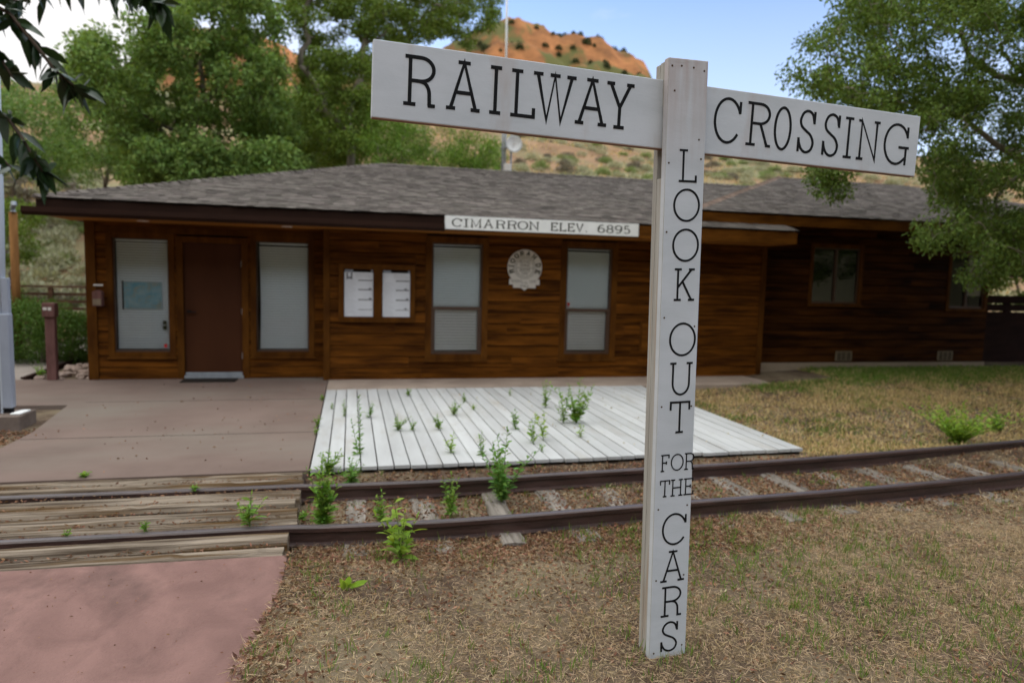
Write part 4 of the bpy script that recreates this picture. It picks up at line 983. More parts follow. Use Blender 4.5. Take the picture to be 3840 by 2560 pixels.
# dark slatted fence beyond the right end
df_ = thing('slat_fence', 'dark brown slatted fence beyond the right end of the station', 'fence', (14.6, 12.5, 0))
for x in (12.95, 14.45, 15.95, 17.4):
    mb = MB(); mb.box(x, x + .1, 12.52, 12.62, -.1, 1.56); mb.build('post', M['darkfence'], df_)
for k in range(9):
    mb = MB(); mb.box(12.9, 17.6, 12.48, 12.51, .03 + k * .172, .03 + k * .172 + (.1715 if k not in (6, 7) else .150)); mb.build('slat', M['darkfence'], df_)
mb = MB(); mb.box(12.9, 17.7, 12.56, 12.60, 2.0, 2.80); mb.build('header_panel', M['darkfence'], st)
# mast, dish
ms = thing('antenna_mast', 'tall antenna mast, white above and twin grey tubes below, behind the roof ridge', 'mast', (3.45, 15.9, 3.8))
mb = MB(); mb.tube([(3.43, 15.9, 3.7), (3.43, 15.9, 6.1)], .024, 10); mb.build('tube', M['metal'], ms, smooth=True)
mb = MB(); mb.tube([(3.50, 15.95, 3.7), (3.50, 15.95, 6.0)], .024, 10); mb.build('tube', M['metal'], ms, smooth=True)
mb = MB(); mb.tube([(3.465, 15.9, 5.9), (3.46, 15.9, 7.2), (3.43, 15.9, 9.4)], [.028, .026, .022], 10); mb.build('upper_tube', M['white'], ms, smooth=True)
mb = MB()
for z in (4.1, 4.7, 5.9): mb.box(3.40, 3.53, 15.87, 15.98, z, z + .03)
mb.build('bracket', M['metal'], ms)
ds = thing('satellite_dish', 'small round white antenna dish on a thin grey tube beside the mast', 'antenna dish', (3.64, 15.9, 3.8))
mb = MB(); mb.tube([(3.645, 15.95, 3.7), (3.645, 15.95, 5.06)], .022, 10); mb.build('tube', M['metal'], ds)
mb = MB(); n = 28; Vd = []
for k, (r_, dy) in enumerate([(.008, .045), (.075, .035), (.15, .012), (.195, -.02), (.195, -.028), (.125, .028), (.008, .055)]):
    Vd += [(3.69 + r_ * math.cos(2 * math.pi * i / n), 15.86 + dy, 4.80 + r_ * math.sin(2 * math.pi * i / n)) for i in range(n)]
mb.add(Vd, [(k * n + i, k * n + (i + 1) % n, (k + 1) * n + (i + 1) % n, (k + 1) * n + i) for k in range(6) for i in range(n)]); mb.build('reflector', M['white'], ds, smooth=True)
mb = MB(); mb.tube([(3.69, 15.90, 4.80), (3.69, 15.76, 4.785)], .012, 8).tube([(3.69, 15.78, 4.785), (3.69, 15.74, 4.785)], .022, 10); mb.build('feed', M['plaque'], ds)
jb = MB(); jb.box(3.46, 3.63, 15.84, 15.93, 4.18, 4.345); tag(jb.build('junction_box', M['plaque'], bevel=.012), 'small cream junction box between the mast and the dish tube', 'junction box')

# ------------------------------------------------------------------ trees
def in_poly(x, y, poly):
    c = False; n = len(poly)
    for i in range(n):
        x1, y1 = poly[i]; x2, y2 = poly[(i + 1) % n]
        if (y1 > y) != (y2 > y) and x < (x2 - x1) * (y - y1) / (y2 - y1) + x1: c = not c
    return c
def outline_pts(poly, n, Y0, Y1, seed, jitter=0, hole=.0, hs=.02):
    g = np.random.default_rng(seed); P = np.array(poly, float); o = []
    while len(o) < n:
        x, y = g.uniform(P[:, 0].min(), P[:, 0].max()), g.uniform(P[:, 1].min(), P[:, 1].max())
        if not in_poly(x, y, poly): continue
        if hole and fbm(np.array(x * hs), np.array(y * hs), seed) < hole: continue
        o.append(aty(x, y, g.uniform(Y0, Y1)))
    return np.array(o)
def limb(p, q, g, n=7, wob=.06):
    p, q = np.array(p, float), np.array(q, float); L_ = np.linalg.norm(q - p)
    ts = np.linspace(0, 1, n); pts = p + (q - p) * ts[:, None]
    w1 = g.normal(size=(n, 3)) * L_ * wob * np.sin(ts * math.pi)[:, None]
    return pts + w1
def tree(name, label, centers, trunks, rad, per, ll, mat, bark, seed, droop=.5, group=None, loc=None, twig=True, wr=.55, squash=.8, cat='tree'):
    g = np.random.default_rng(seed)
    t = thing(name, label, cat, loc if loc is not None else tuple(trunks[0][0][0]), group)
    mb = MB(); nodes = []
    for path, r0, r1 in trunks:
        path = np.array(path, float); k = len(path)
        mb.tube(path, list(np.linspace(r0, r1, k)), 9)
        for i in range(k - 1):
            for s_ in np.linspace(0, 1, 5)[:-1]: nodes.append((path[i] * (1 - s_) + path[i + 1] * s_, r0 + (r1 - r0) * (i + s_) / (k - 1)))
    NP = np.array([q[0] for q in nodes]); NR = np.array([q[1] for q in nodes])
    if twig:
        order = np.argsort(np.linalg.norm(centers - NP.mean(0), axis=1))
        for ci in order:
            c = centers[ci]; dd = np.linalg.norm(NP - c, axis=1) + np.maximum(0, NP[:, 2] - c[2] + .1) * .7
            j = int(np.argmin(dd)); b = NP[j]; r0 = min(NR[j] * .6, .05 + .01 * dd[j]); 
            pts = limb(b, c, g, 5, .07); pts[1:-1, 2] += .08 * np.linalg.norm(c - b)
            mb.tube(pts, list(np.linspace(max(r0, .008), .005, 5)), 4, cap=False)
            NP = np.vstack([NP, pts[2:4]]); NR = np.concatenate([NR, [r0 * .6, r0 * .4]])
    mb.build('trunk', M[bark], t, smooth=True)
    n = len(centers); rr_ = rad * g.uniform(.6, 1.35, n)
    cnt = (per * g.uniform(.6, 1.4, n) * (rr_ / rad) ** 2).astype(int)
    idx = np.repeat(np.arange(n), cnt); m = len(idx)
    off = g.normal(size=(m, 3)); off = off / (np.linalg.norm(off, axis=1, keepdims=True)) * (g.random((m, 1)) ** .5)
    off[:, 2] *= squash
    Pq = centers[idx] + off * rr_[idx][:, None]
    D = unit(off * .7 + g.normal(size=(m, 3)) * .7 + np.array([0, 0, -droop]))
    V, F = leaf_cards(Pq, D, ll * g.uniform(.6, 1.3, m), ll * wr * g.uniform(.7, 1.2, m), g)
    link('crown', V, F, M[mat], t)
    return t
g_ = np.random.default_rng(5)
def Pz(x, y, Y): return aty(x, y, Y)
# big cottonwood behind the left half of the roof
c1 = outline_pts([(175, 95), (290, 60), (360, -40), (600, -60), (640, 30), (655, 110), (640, 190), (690, 300), (650, 385), (560, 395), (430, 385), (330, 345), (240, 330), (190, 250), (165, 170)], 330, 18.5, 23, 101, hole=.36)
c1b = outline_pts([(300, 330), (660, 340), (690, 395), (640, 420), (400, 425), (300, 400)], 100, 18.5, 21, 102)
b1 = Pz(475, 420, 20.5); b1[2] = .3
b1b = Pz(430, 410, 20.8); b1b[2] = .4
tree('broad_tree', 'large broad mid green tree rising behind the left half of the roof', np.vstack([c1, c1b]),
     [(limb(b1, Pz(455, 250, 20.5), g_), .13, .08), (limb(Pz(455, 250, 20.5), Pz(500, 40, 21), g_), .08, .03), (limb(b1b, Pz(345, 240, 20.3), g_), .10, .05), (limb(Pz(455, 260, 20.5), Pz(580, 120, 20), g_), .06, .03), (limb(Pz(400, 300, 20.2), Pz(310, 250, 19.5), g_), .045, .02)], .36, 165, .128, 'leafA', 'bark', 201)
# tall tree in the middle with pale leaning trunks
c2 = outline_pts([(650, -60), (1150, -80), (1155, 20), (1120, 55), (1080, 105), (1000, 85), (900, 125), (850, 110), (790, 60), (735, 150), (700, 60), (660, 70)], 240, 20.5, 25, 103, hole=.36)
c2b = outline_pts([(690, 130), (850, 110), (860, 320), (830, 390), (760, 380), (700, 330)], 150, 22.2, 25.5, 104, hole=.22)
b2 = Pz(768, 400, 21.2); b2[2] = .5
tree('tall_tree', 'tall dark green tree with pale leaning trunks in front of the mesa', np.vstack([c2, c2b, outline_pts([(690, 120), (850, 130), (860, 330), (830, 390), (700, 350)], 34, 19.6, 20.8, 131)]),
     [(limb(b2, Pz(800, 270, 21.2), g_, wob=.03), .15, .11), (limb(Pz(800, 270, 21.2), Pz(838, 90, 21.2), g_, wob=.03), .11, .08), (limb(Pz(838, 90, 21.2), Pz(900, -60, 23), g_), .07, .03), (limb(Pz(790, 300, 21.2), Pz(690, 150, 21.2), g_, wob=.03), .10, .075), (limb(Pz(690, 150, 21.2), Pz(720, -40, 21.4), g_, wob=.03), .09, .05),
      (limb(Pz(838, 100, 21.2), Pz(1000, 20, 21.4), g_), .05, .025), (limb(Pz(880, -10, 22.8), Pz(1090, 10, 21.4), g_), .045, .02)], .34, 170, .10, 'leafB', 'barkpale', 202, droop=.9)
c2f = None
# bright willows right behind the roof ridge
c3 = outline_pts([(840, 255), (930, 285), (1060, 300), (1130, 318), (1150, 345), (1140, 405), (1000, 410), (860, 400)], 105, 18.6, 21.5, 105)
b3 = Pz(1000, 420, 20); b3[2] = .4
tree('leafy_shrub', 'bright green leafy thicket just behind the roof ridge left of the mast', c3, [(limb(b3, Pz(1000, 340, 20), g_), .05, .03), (limb(b3, Pz(920, 330, 20), g_), .05, .02), (limb(b3, Pz(1090, 350, 20), g_), .05, .02)], .36, 190, .095, 'leafC', 'bark', 203, wr=.3, cat='shrub')
c8 = outline_pts([(600, 170), (700, 190), (790, 220), (800, 390), (640, 400), (560, 330), (600, 200)], 130, 25.5, 29, 121, hole=.2)
b8 = Pz(690, 410, 27.5); b8[2] = float(slope_h(np.array(b8[0]), np.array(b8[1])))
tree('pale_tree', 'pale green tree filling the gap between the big broad tree and the leaning trunks', c8, [(limb(b8, Pz(690, 250, 27.5), g_), .10, .05), (limb(Pz(690, 250, 27.5), Pz(650, 110, 27.5), g_), .05, .02)], .50, 170, .13, 'leafE', 'barkpale', 211)
c9 = outline_pts([(130, 140), (230, 120), (330, 300), (460, 390), (420, 425), (250, 400), (150, 340)], 48, 24, 27, 122, hole=.34)
b9 = Pz(250, 430, 25.5); b9[2] = float(slope_h(np.array(b9[0]), np.array(b9[1])))
tree('light_green_tree', 'light green tree at the left edge of the big broad tree above the roof corner', c9, [(limb(b9, Pz(240, 270, 25.5), g_), .09, .04)], .46, 165, .12, 'leafE', 'bark', 212)
# smaller trees at the far left
c5 = outline_pts([(-120, 185), (60, 190), (150, 250), (190, 350), (180, 420), (60, 400), (-120, 420)], 120, 27, 32, 106, hole=.28)
b5 = Pz(40, 430, 29.5); b5[2] = float(slope_h(np.array(b5[0]), np.array(b5[1])))
tree('young_tree', 'pale green tree on the slope at the far left below the power lines', c5, [(limb(b5, Pz(40, 300, 29.5), g_), .09, .03)], .55, 170, .13, 'leafE', 'bark', 204)
c6 = outline_pts([(-60, 450), (60, 455), (85, 510), (75, 580), (40, 600), (-60, 610)], 40, 18, 20.5, 107)
b6 = Pz(20, 640, 19.2); b6[2] = .1
tree('small_tree', 'dark green small tree behind the orange brown pole', c6, [(limb(b6, Pz(20, 520, 19.2), g_), .06, .03)], .25, 150, .08, 'leafB', 'bark', 205)
c7 = outline_pts([(180, 330), (300, 345), (420, 380), (430, 420), (300, 435), (190, 420)], 34, 24, 28, 108, hole=.38)
b7 = Pz(300, 450, 26); b7[2] = float(slope_h(np.array(b7[0]), np.array(b7[1])))
tree('scrub_tree', 'loose pale green scrub on the slope above the left end of the roof', c7, [(limb(b7, Pz(300, 390, 26), g_), .05, .02), (limb(b7, Pz(230, 385, 26), g_), .04, .02), (limb(b7, Pz(390, 405, 26), g_), .04, .02)], .40, 110, .11, 'leafE', 'bark', 206, cat='shrub')
c10 = outline_pts([(2235, 580), (2420, 560), (2440, 700), (2240, 700)], 40, 15.5, 17, 141)
b10 = Pz(2330, 720, 16.2); b10[2] = -.05
tree('dark_shrub', 'dark shrub behind the slatted fence at the right end of the station', c10, [(limb(b10, Pz(2330, 620, 16.2), g_), .05, .02)], .32, 170, .09, 'leafB', 'bark', 213, cat='shrub')
pp_ = Pz(500, 300, 62); zb_ = float(slope_h(np.array(pp_[0]), np.array(62.))); zt_ = Pz(500, 200, 62)[2]
pw = thing('power_pole', 'wooden power pole on the slope hidden behind the big broad tree', 'power pole', (pp_[0], 62, zb_))
mb = MB(); mb.tube([(pp_[0], 62, zb_ - .5), (pp_[0], 62, zt_ + .6)], [.16, .11], 10); mb.build('pole', M['fencewood'], pw)
mb = MB(); mb.box(pp_[0] - .06, pp_[0] + .06, 61, 63, zt_ + .2, zt_ + .35); mb.build('crossarm', M['fencewood'], pw)
for k, py in enumerate((208, 245, 257, 267)):
    a_ = Pz(500, py + 2, 62); b_ = Pz(20, py - 3, 62); d_ = (b_ - a_); e2 = a_ + d_ * 2.2
    mb = MB(); mb.tube([a_ + (e2 - a_) * q - np.array([0, 0, 1.1 * math.sin(math.pi * q)]) for q in np.linspace(0, 1, 14)], .026, 6)
    tag(mb.build('power_line', M['metal']), ['topmost thin power line crossing above the slope at the far left', 'second thin power line from the top at the far left', 'third thin power line from the top at the far left', 'lowest thin power line at the far left'][k], 'power line', 'power lines at the far left')
# tree at the right, in front of the wing
c4 = outline_pts([(1935, -60), (1925, 40), (1850, 100), (1832, 190), (1885, 225), (1980, 250), (2060, 300), (2130, 330), (2352, 300), (2620, 300), (2620, -60)], 400, 7.6, 10.3, 109, hole=.31)
c4b = outline_pts([(2120, 330), (2100, 420), (2130, 560), (2185, 560), (2215, 640), (2290, 660), (2352, 610), (2450, 660), (2640, 640), (2640, 320)], 240, 7.6, 10.2, 110, hole=.30)
c4c = outline_pts([(1868, 385), (1960, 395), (1940, 440), (1900, 435)], 9, 8.6, 9.2, 111)
g7 = np.random.default_rng(17); c4d = []  # leaf clusters added out of view to shade the wing
while len(c4d) < 420:
    q = np.array([g7.uniform(7, 18), g7.uniform(-.5, 12.5), g7.uniform(2.6, 9.5)])
    qq = q - np.array([0, 0, CAMH]); u_ = (qq @ _RR) / (qq @ _F) * FPX / PS + 1176; v_ = 784 - (qq @ _UU) / (qq @ _F) * FPX / PS
    if (u_ > 2385 or v_ < -30) and ((q[0] - 12.8) / 5.2) ** 2 + ((q[1] - 6) / 6) ** 2 + ((q[2] - 6) / 3.8) ** 2 < 1.05: c4d.append(q)
c4d = np.array(c4d)
b4 = np.array([13.4, 9.4, .02])
k4 = Pz(2480, 300, 9.2)
tree('spreading_tree', 'spreading tree at the right whose branches hang in front of the wing', np.vstack([c4, c4b, c4c, c4d]),
     [(limb(b4, (13.1, 9.3, 2.2), g_, wob=.02), .24, .19), (limb((13.1, 9.3, 2.2), Pz(2560, 200, 9.2), g_, wob=.03), .17, .10), (limb((13.05, 9.3, 2.3), Pz(2200, 262, 8.9), g_, wob=.03), .09, .035), (limb(Pz(2200, 262, 8.9), Pz(1930, 340, 8.8), g_, wob=.03), .03, .012), (limb(Pz(2420, 225, 9.1), Pz(2040, 0, 9), g_, wob=.03), .06, .02),
      (limb(Pz(2450, 330, 9.2), Pz(2290, 450, 9), g_, wob=.04), .05, .03), (limb(Pz(2290, 450, 9), Pz(2255, 600, 8.9), g_, wob=.04), .028, .012), (limb(Pz(2420, 210, 9.1), Pz(2300, 100, 8.6), g_), .04, .015), (limb((13.1, 9.3, 2.2), (15.5, 8.6, 5.2), g_), .14, .05)],
     .235, 165, .066, 'leafD', 'barkpale', 207, droop=.5, wr=.5)
g7 = np.random.default_rng(18); shade_pts = []
while len(shade_pts) < 300:
    q = np.array([g7.uniform(5, 19), g7.uniform(-3, 10), g7.uniform(2.4, 10)]); u_ = None
    f_ = (q - np.array([0, 0, CAMH])) @ _F
    if f_ > .3:
        qq = q - np.array([0, 0, CAMH]); u_ = (qq @ _RR) / f_ * FPX / PS + 1176
        if u_ < 2352 + 1400 / f_ + 60: continue
    if ((q[0] - 11.5) / 5.5) ** 2 + ((q[1] - 4) / 5.5) ** 2 + ((q[2] - 6) / 3.6) ** 2 < 1: shade_pts.append(q)
shade_pts = np.array(shade_pts); Pq = np.repeat(shade_pts, 90, 0) + g7.normal(size=(len(shade_pts) * 90, 3)) * .33
V, F = leaf_cards(Pq, unit(g7.normal(size=Pq.shape) + np.array([0, 0, -.4])), g7.uniform(.10, .18, len(Pq)), g7.uniform(.06, .10, len(Pq)), g7)
link('crown', V, F, M['leafD'], bpy.data.objects['spreading_tree'])  # unseen canopy added beyond the visible crown to darken the wing
# hedge
hd_ = thing('hedge', 'dense dark green clipped shrub hedge below the rail fence at the left', 'hedge', (-6, 13.8, -.05))
gq = np.random.default_rng(77); n = 38000
hc = np.array([(-7.6, 14.0, .5, .75), (-6.7, 13.9, .55, .75), (-5.95, 13.8, .52, .75), (-5.35, 13.7, .55, .7), (-4.98, 13.9, .42, .55), (-4.75, 14.5, .38, .6), (-6.3, 14.6, .55, .8), (-8.6, 14.2, .5, .8)])
wi = gq.integers(0, len(hc), n); dv = unit(gq.normal(size=(n, 3))); r_ = hc[wi, 3] * gq.uniform(.72, 1.04, n) * (1 + .25 * (fbm(dv[:, 0] * 4 + wi, dv[:, 2] * 4, 8) - .5))
Pq = hc[wi, :3] + dv * np.stack([r_, r_ * .9, r_ * .86], 1); Pq = Pq[Pq[:, 2] > -.04]
V, F = leaf_cards(Pq, unit(gq.normal(size=(len(Pq), 3)) + np.array([0, 0, .4])), gq.uniform(.03, .065, len(Pq)), gq.uniform(.015, .03, len(Pq)), gq)
link('foliage', V, F, M['hedge'], hd_)
mb = MB()
for h in hc: mb.tube([(h[0], h[1], -.1), (h[0] + .05, h[1], h[2])], [.05, .02], 6)
mb.build('stem', M['bark'], hd_)
# branches of a near tree reaching in at the upper left
nt_ = thing('overhanging_tree', 'near tree at the left whose dark pointed leaves hang into the upper left corner', 'tree', (-2.6, 1.9, -.12))
gq = np.random.default_rng(31)
def an(x, y, D):
    q = ray(x, y); return np.array([0, 0, CAMH]) + q * D / math.hypot(q[0], q[1])
mb = MB()
tr0 = limb((-2.6, 1.9, -.2), (-2.45, 2.0, 3.4), gq, wob=.02); mb.tube(tr0, list(np.linspace(.11, .06, 7)), 10)
tw = [([(-150, -60), (-60, -10), (20, 30), (75, 95), (125, 160), (165, 195), (200, 212)], 2.35, 60), ([(-160, -160), (0, -70), (150, -50), (260, -35), (330, -22), (372, 10)], 2.15, 66), ([(-140, 200), (-40, 235), (20, 275), (50, 315), (80, 365), (98, 395)], 2.3, 40),
      ([(-150, -30), (-40, -5), (20, 0), (70, 5)], 2.5, 18), ([(-140, 60), (-40, 90), (5, 140), (30, 180)], 2.25, 16), ([(40, -66), (70, -30), (120, -8)], 2.2, 8), ([(-120, 300), (-30, 330), (10, 370), (25, 385)], 2.4, 9)]
LP, LD = [], []
for pth, D, n in tw:
    P3 = np.array([an(x, y, D + .1 * math.sin(i)) for i, (x, y) in enumerate(pth)])
    cn = limb(tr0[5], P3[0], gq, 4); mb.tube(np.vstack([cn[:-1], P3]), list(np.linspace(.011, .0020, 3 + len(P3))), 6)
    for q in gq.uniform(.1, 3, int(n * .9)):
        i = min(int(q), 2); LP.append(cn[i] + (cn[i + 1] - cn[i]) * (q - i)); LD.append(unit(unit(cn[i + 1] - cn[i]) * .4 + gq.normal(size=3) * .6 + np.array([0, 0, -.55])))
    ts = np.sort(gq.uniform(.15, 1.0, n)) * (len(P3) - 1)
    for t in ts:
        i = min(int(t), len(P3) - 2); p = P3[i] + (P3[i + 1] - P3[i]) * (t - i); dr = unit(P3[i + 1] - P3[i])
        LP.append(p); LD.append(unit(dr * .5 + gq.normal(size=3) * .62 + np.array([0, 0, -.55])))
mb.build('trunk', M['twig'], nt_, smooth=True)
LP, LD = np.array(LP), np.array(LD)
cp = LP + 0
V, F = leaf_shape(LP, LD, gq.uniform(.050, .082, len(LP)), gq.uniform(.021, .032, len(LP)), gq, droop=.22)
link('leaves', V, F, M['leafN'], nt_, smooth=True)
ex = np.array([(-2.45 + gq.normal() * .6, 1.7 + gq.normal() * .5, 3.6 + gq.normal() * .45) for _ in range(900)]); ex = ex[(ex[:, 0] < -2.05)]
V, F = leaf_shape(ex, unit(gq.normal(size=(len(ex), 3)) + np.array([0, 0, -.8])), gq.uniform(.06, .095, len(ex)), gq.uniform(.02, .03, len(ex)), gq)
link('crown', V, F, M['leafN'], nt_)

# ------------------------------------------------------------------ bushes on the slope, junipers on the mesa
def bush_mesh(n, r, ll, g, h=.75, wr=.4):
    d = unit(g.normal(size=(n, 3))); d[:, 2] = np.abs(d[:, 2]); rr_ = r * g.uniform(.35, 1.05, n) * (1 + .5 * (fbm(d[:, 0] * 3 + 5, d[:, 1] * 3 + d[:, 2] * 2, int(g.integers(99))) - .5))
    P = d * rr_[:, None] * np.array([1, 1, h])
    return leaf_cards(P, unit(d + g.normal(size=(n, 3)) * .5 + np.array([0, 0, .35])), ll * g.uniform(.6, 1.3, n), ll * wr * g.uniform(.7, 1.2, n), g)
gq = np.random.default_rng(55)
protos = []
for k, (mt, nm, lb, gr) in enumerate([('sage', 'sagebrush', 'grey green sagebrush on the sandy slope behind the station', 'grey sagebrush on the slope'), ('sage', 'sagebrush', None, None), ('sage', 'sagebrush', None, None),
                                      ('sagegreen', 'rabbitbrush', 'fresh green rounded brush on the sandy slope behind the station', 'green brush on the slope'), ('sagegreen', 'rabbitbrush', None, None),
                                      ('sagedark', 'dry_brush', 'dark brownish dry brush on the sandy slope behind the station', 'dark dry brush on the slope')]):
    V, F = bush_mesh(620, .55, .13, gq, gq.uniform(.7, .95))
    me = link(nm, V, F, M[mt], origin=(0, 0, 0)); protos.append(me)
LB = {'sagebrush': ('grey green sagebrush on the sandy slope behind the station', 'sagebrush', 'grey sagebrush on the slope'), 'rabbitbrush': ('fresh green rounded brush on the sandy slope behind the station', 'brush', 'green brush on the slope'), 'dry_brush': ('dark brownish dry brush on the sandy slope behind the station', 'brush', 'dark dry brush on the slope')}
used = [False] * 6; cnt = 0; tries = 0
while cnt < 640 and tries < 14000:
    tries += 1
    # spots seen between the roofs, trees and sign, plus the strip at the left
    if cnt % 5 == 0: px, Y = gq.uniform(-10, 240), gq.uniform(18.5, 40)
    else: px, Y = (gq.uniform(1120, 1520) if cnt % 4 == 0 else gq.uniform(1610, 1900) if cnt % 4 < 3 else gq.uniform(1900, 2360)), 25 + 42 * gq.random() ** .9
    x = aty(px, 500, Y)[0]
    if px < 1600 and fbm(np.array(x * .12), np.array(Y * .12), 90) < .36: continue
    i = int(gq.choice(6, p=[.15, .14, .13, .15, .12, .31])); s_ = gq.uniform(.55, 1.25)
    o = protos[i] if not used[i] else protos[i].copy()
    if used[i]: COL.objects.link(o)
    used[i] = True
    o.location = (x, Y, float(slope_h(np.array(x), np.array(Y))) - .05); o.rotation_euler = (0, 0, gq.uniform(0, 6.28)); o.scale = (s_, s_, s_ * gq.uniform(.8, 1.15))
    lb = LB[o.name.split('.')[0]]; tag(o, lb[0], lb[1], lb[2]); cnt += 1
parts_ = []
g9 = np.random.default_rng(66)
while len(parts_) < 300:
    px, Y = (g9.uniform(1600, 2380) if len(parts_) % 5 else g9.uniform(1120, 1520)), 24 + 40 * g9.random()
    x = aty(px, 500, Y)[0]; s_ = g9.uniform(.45, 1.0); Vb, Fb = bush_mesh(210, .55 * s_, .17 * s_, g9, .8)
    parts_.append((Vb + np.array([x, Y, float(slope_h(np.array(x), np.array(Y))) - .04]), Fb))
Vs_, Fs_, k_ = [], [], 0
for a_, b_ in parts_: Vs_.append(a_); Fs_.append(b_ + k_); k_ += len(a_)
tag(link('brush_cover', np.vstack(Vs_), np.vstack(Fs_), M['sage'], origin=(20, 40, 0)), 'small grey green brush between the larger bushes on the slope', 'brush', kind='stuff')
sx = gq.uniform(-30, 70, 26000); sy = 19 + 50 * gq.random(26000); k_ = (sx / sy > -.75) & (sx / sy < 1.35) & (fbm(sx * .35, sy * .35, 97) > .42); sx, sy = sx[k_], sy[k_]
V, F = leaf_cards(np.stack([sx, sy, slope_h(sx, sy) - .01], 1), unit(np.stack([gq.normal(size=len(sx)) * .5, gq.normal(size=len(sx)) * .5, np.ones(len(sx))], 1)), gq.uniform(.10, .34, len(sx)), gq.uniform(.05, .14, len(sx)), gq)
tag(link('slope_grass', V, F, M['goldstraw'], origin=(0, 40, 0)), 'dry bunch grass between the brush on the sandy slope', 'grass', kind='stuff')
V, F = bush_mesh(420, 1.5, .55, gq, 1.5, .5)
jp = link('juniper', V, F, M['juniper'], origin=(0, 0, 0))
first = True; cnt = 0
while cnt < 290:
    px = gq.uniform(1040, 1475) if cnt % 3 else gq.uniform(20, 800)
    Y = gq.uniform(300, 421) if cnt % 3 else gq.uniform(414, 421)
    x = aty(px, 150, Y)[0]
    if cnt % 3 and fbm(np.array(x * .03), np.array(Y * .03), 95) < .47: continue
    z = float(hills_h(np.array([x]), np.array([Y]))[0]); o = jp if first else jp.copy()
    if not first: COL.objects.link(o)
    first = False; s_ = gq.uniform(.6, 1.5)
    o.location = (x, Y, z - .3); o.rotation_euler = (0, 0, gq.uniform(0, 6)); o.scale = (s_, s_, s_ * gq.uniform(.8, 1.3))
    tag(o, 'small dark juniper growing on the orange mesa', 'tree', 'junipers on the mesa'); cnt += 1

# ------------------------------------------------------------------ weeds
def weed(px, py, hpx, z, nst, ll, mat, label, seed, spread=.22, lw=.34, dens=1., top=1.):
    """px, py: foot of the plant in the 2352-wide view, hpx its height there"""
    spread = spread * 2.0; nst = int(nst * 1.5 + .6) if nst > 1 else 2; g = np.random.default_rng(seed); b = atz(px, py, z) if z > -.02 else atg(px, py); h = hpx * PS * (b @ _F) / FPX
    t = thing('weed', label, 'weed', tuple(b), None)
    mb = MB(); LPs, LDs, LLs = [], [], []
    for s_ in range(nst):
        hh = h * (1 if s_ == 0 else g.uniform(.45, .92)); a = g.uniform(0, 6.28); sp = spread * hh * g.uniform(.2, 1.) * (.25 if s_ == 0 else 1)
        pts = [b + np.array([math.cos(a) * sp * q ** 1.4 + g.normal() * .004, math.sin(a) * sp * q ** 1.4 + g.normal() * .004, hh * q - (.01 if q == 0 else 0)]) for q in np.linspace(0, 1, 6)]
        mb.tube(pts, list(np.linspace(.0035, .0014, 6)), 5)
        ll_ = ll * 1.22; nl = max(5, int(hh / (ll * .25) * dens)); ph = g.uniform(0, 6.28)
        for k in range(nl):
            q = .08 + .92 * (k + g.random() * .5) / nl; i = min(int(q * 5), 4); p = pts[i] + (pts[i + 1] - pts[i]) * (q * 5 - i)
            ph += 2.4 + g.normal() * .3; el = g.uniform(.3, 1.0) + .3 * (q > .9)
            LPs.append(p); LDs.append((math.cos(ph) * math.cos(el), math.sin(ph) * math.cos(el), math.sin(el))); LLs.append(ll_ * g.uniform(.6, 1.1) * (1.1 - .55 * q * q) * top ** (q > .5))
    mb.build('stem', M['stem'], t)
    LPs, LDs, LLs = np.array(LPs), np.array(LDs), np.array(LLs)
    V, F = leaf_shape(LPs, unit(LDs), LLs, LLs * lw * g.uniform(.8, 1.2, len(LLs)), g, droop=.30, up=np.tile([0, 0, 1.], (len(LLs), 1)))
    link('leaves', V, F, M[mat], t, smooth=True)
    return t
gr_ = -.115
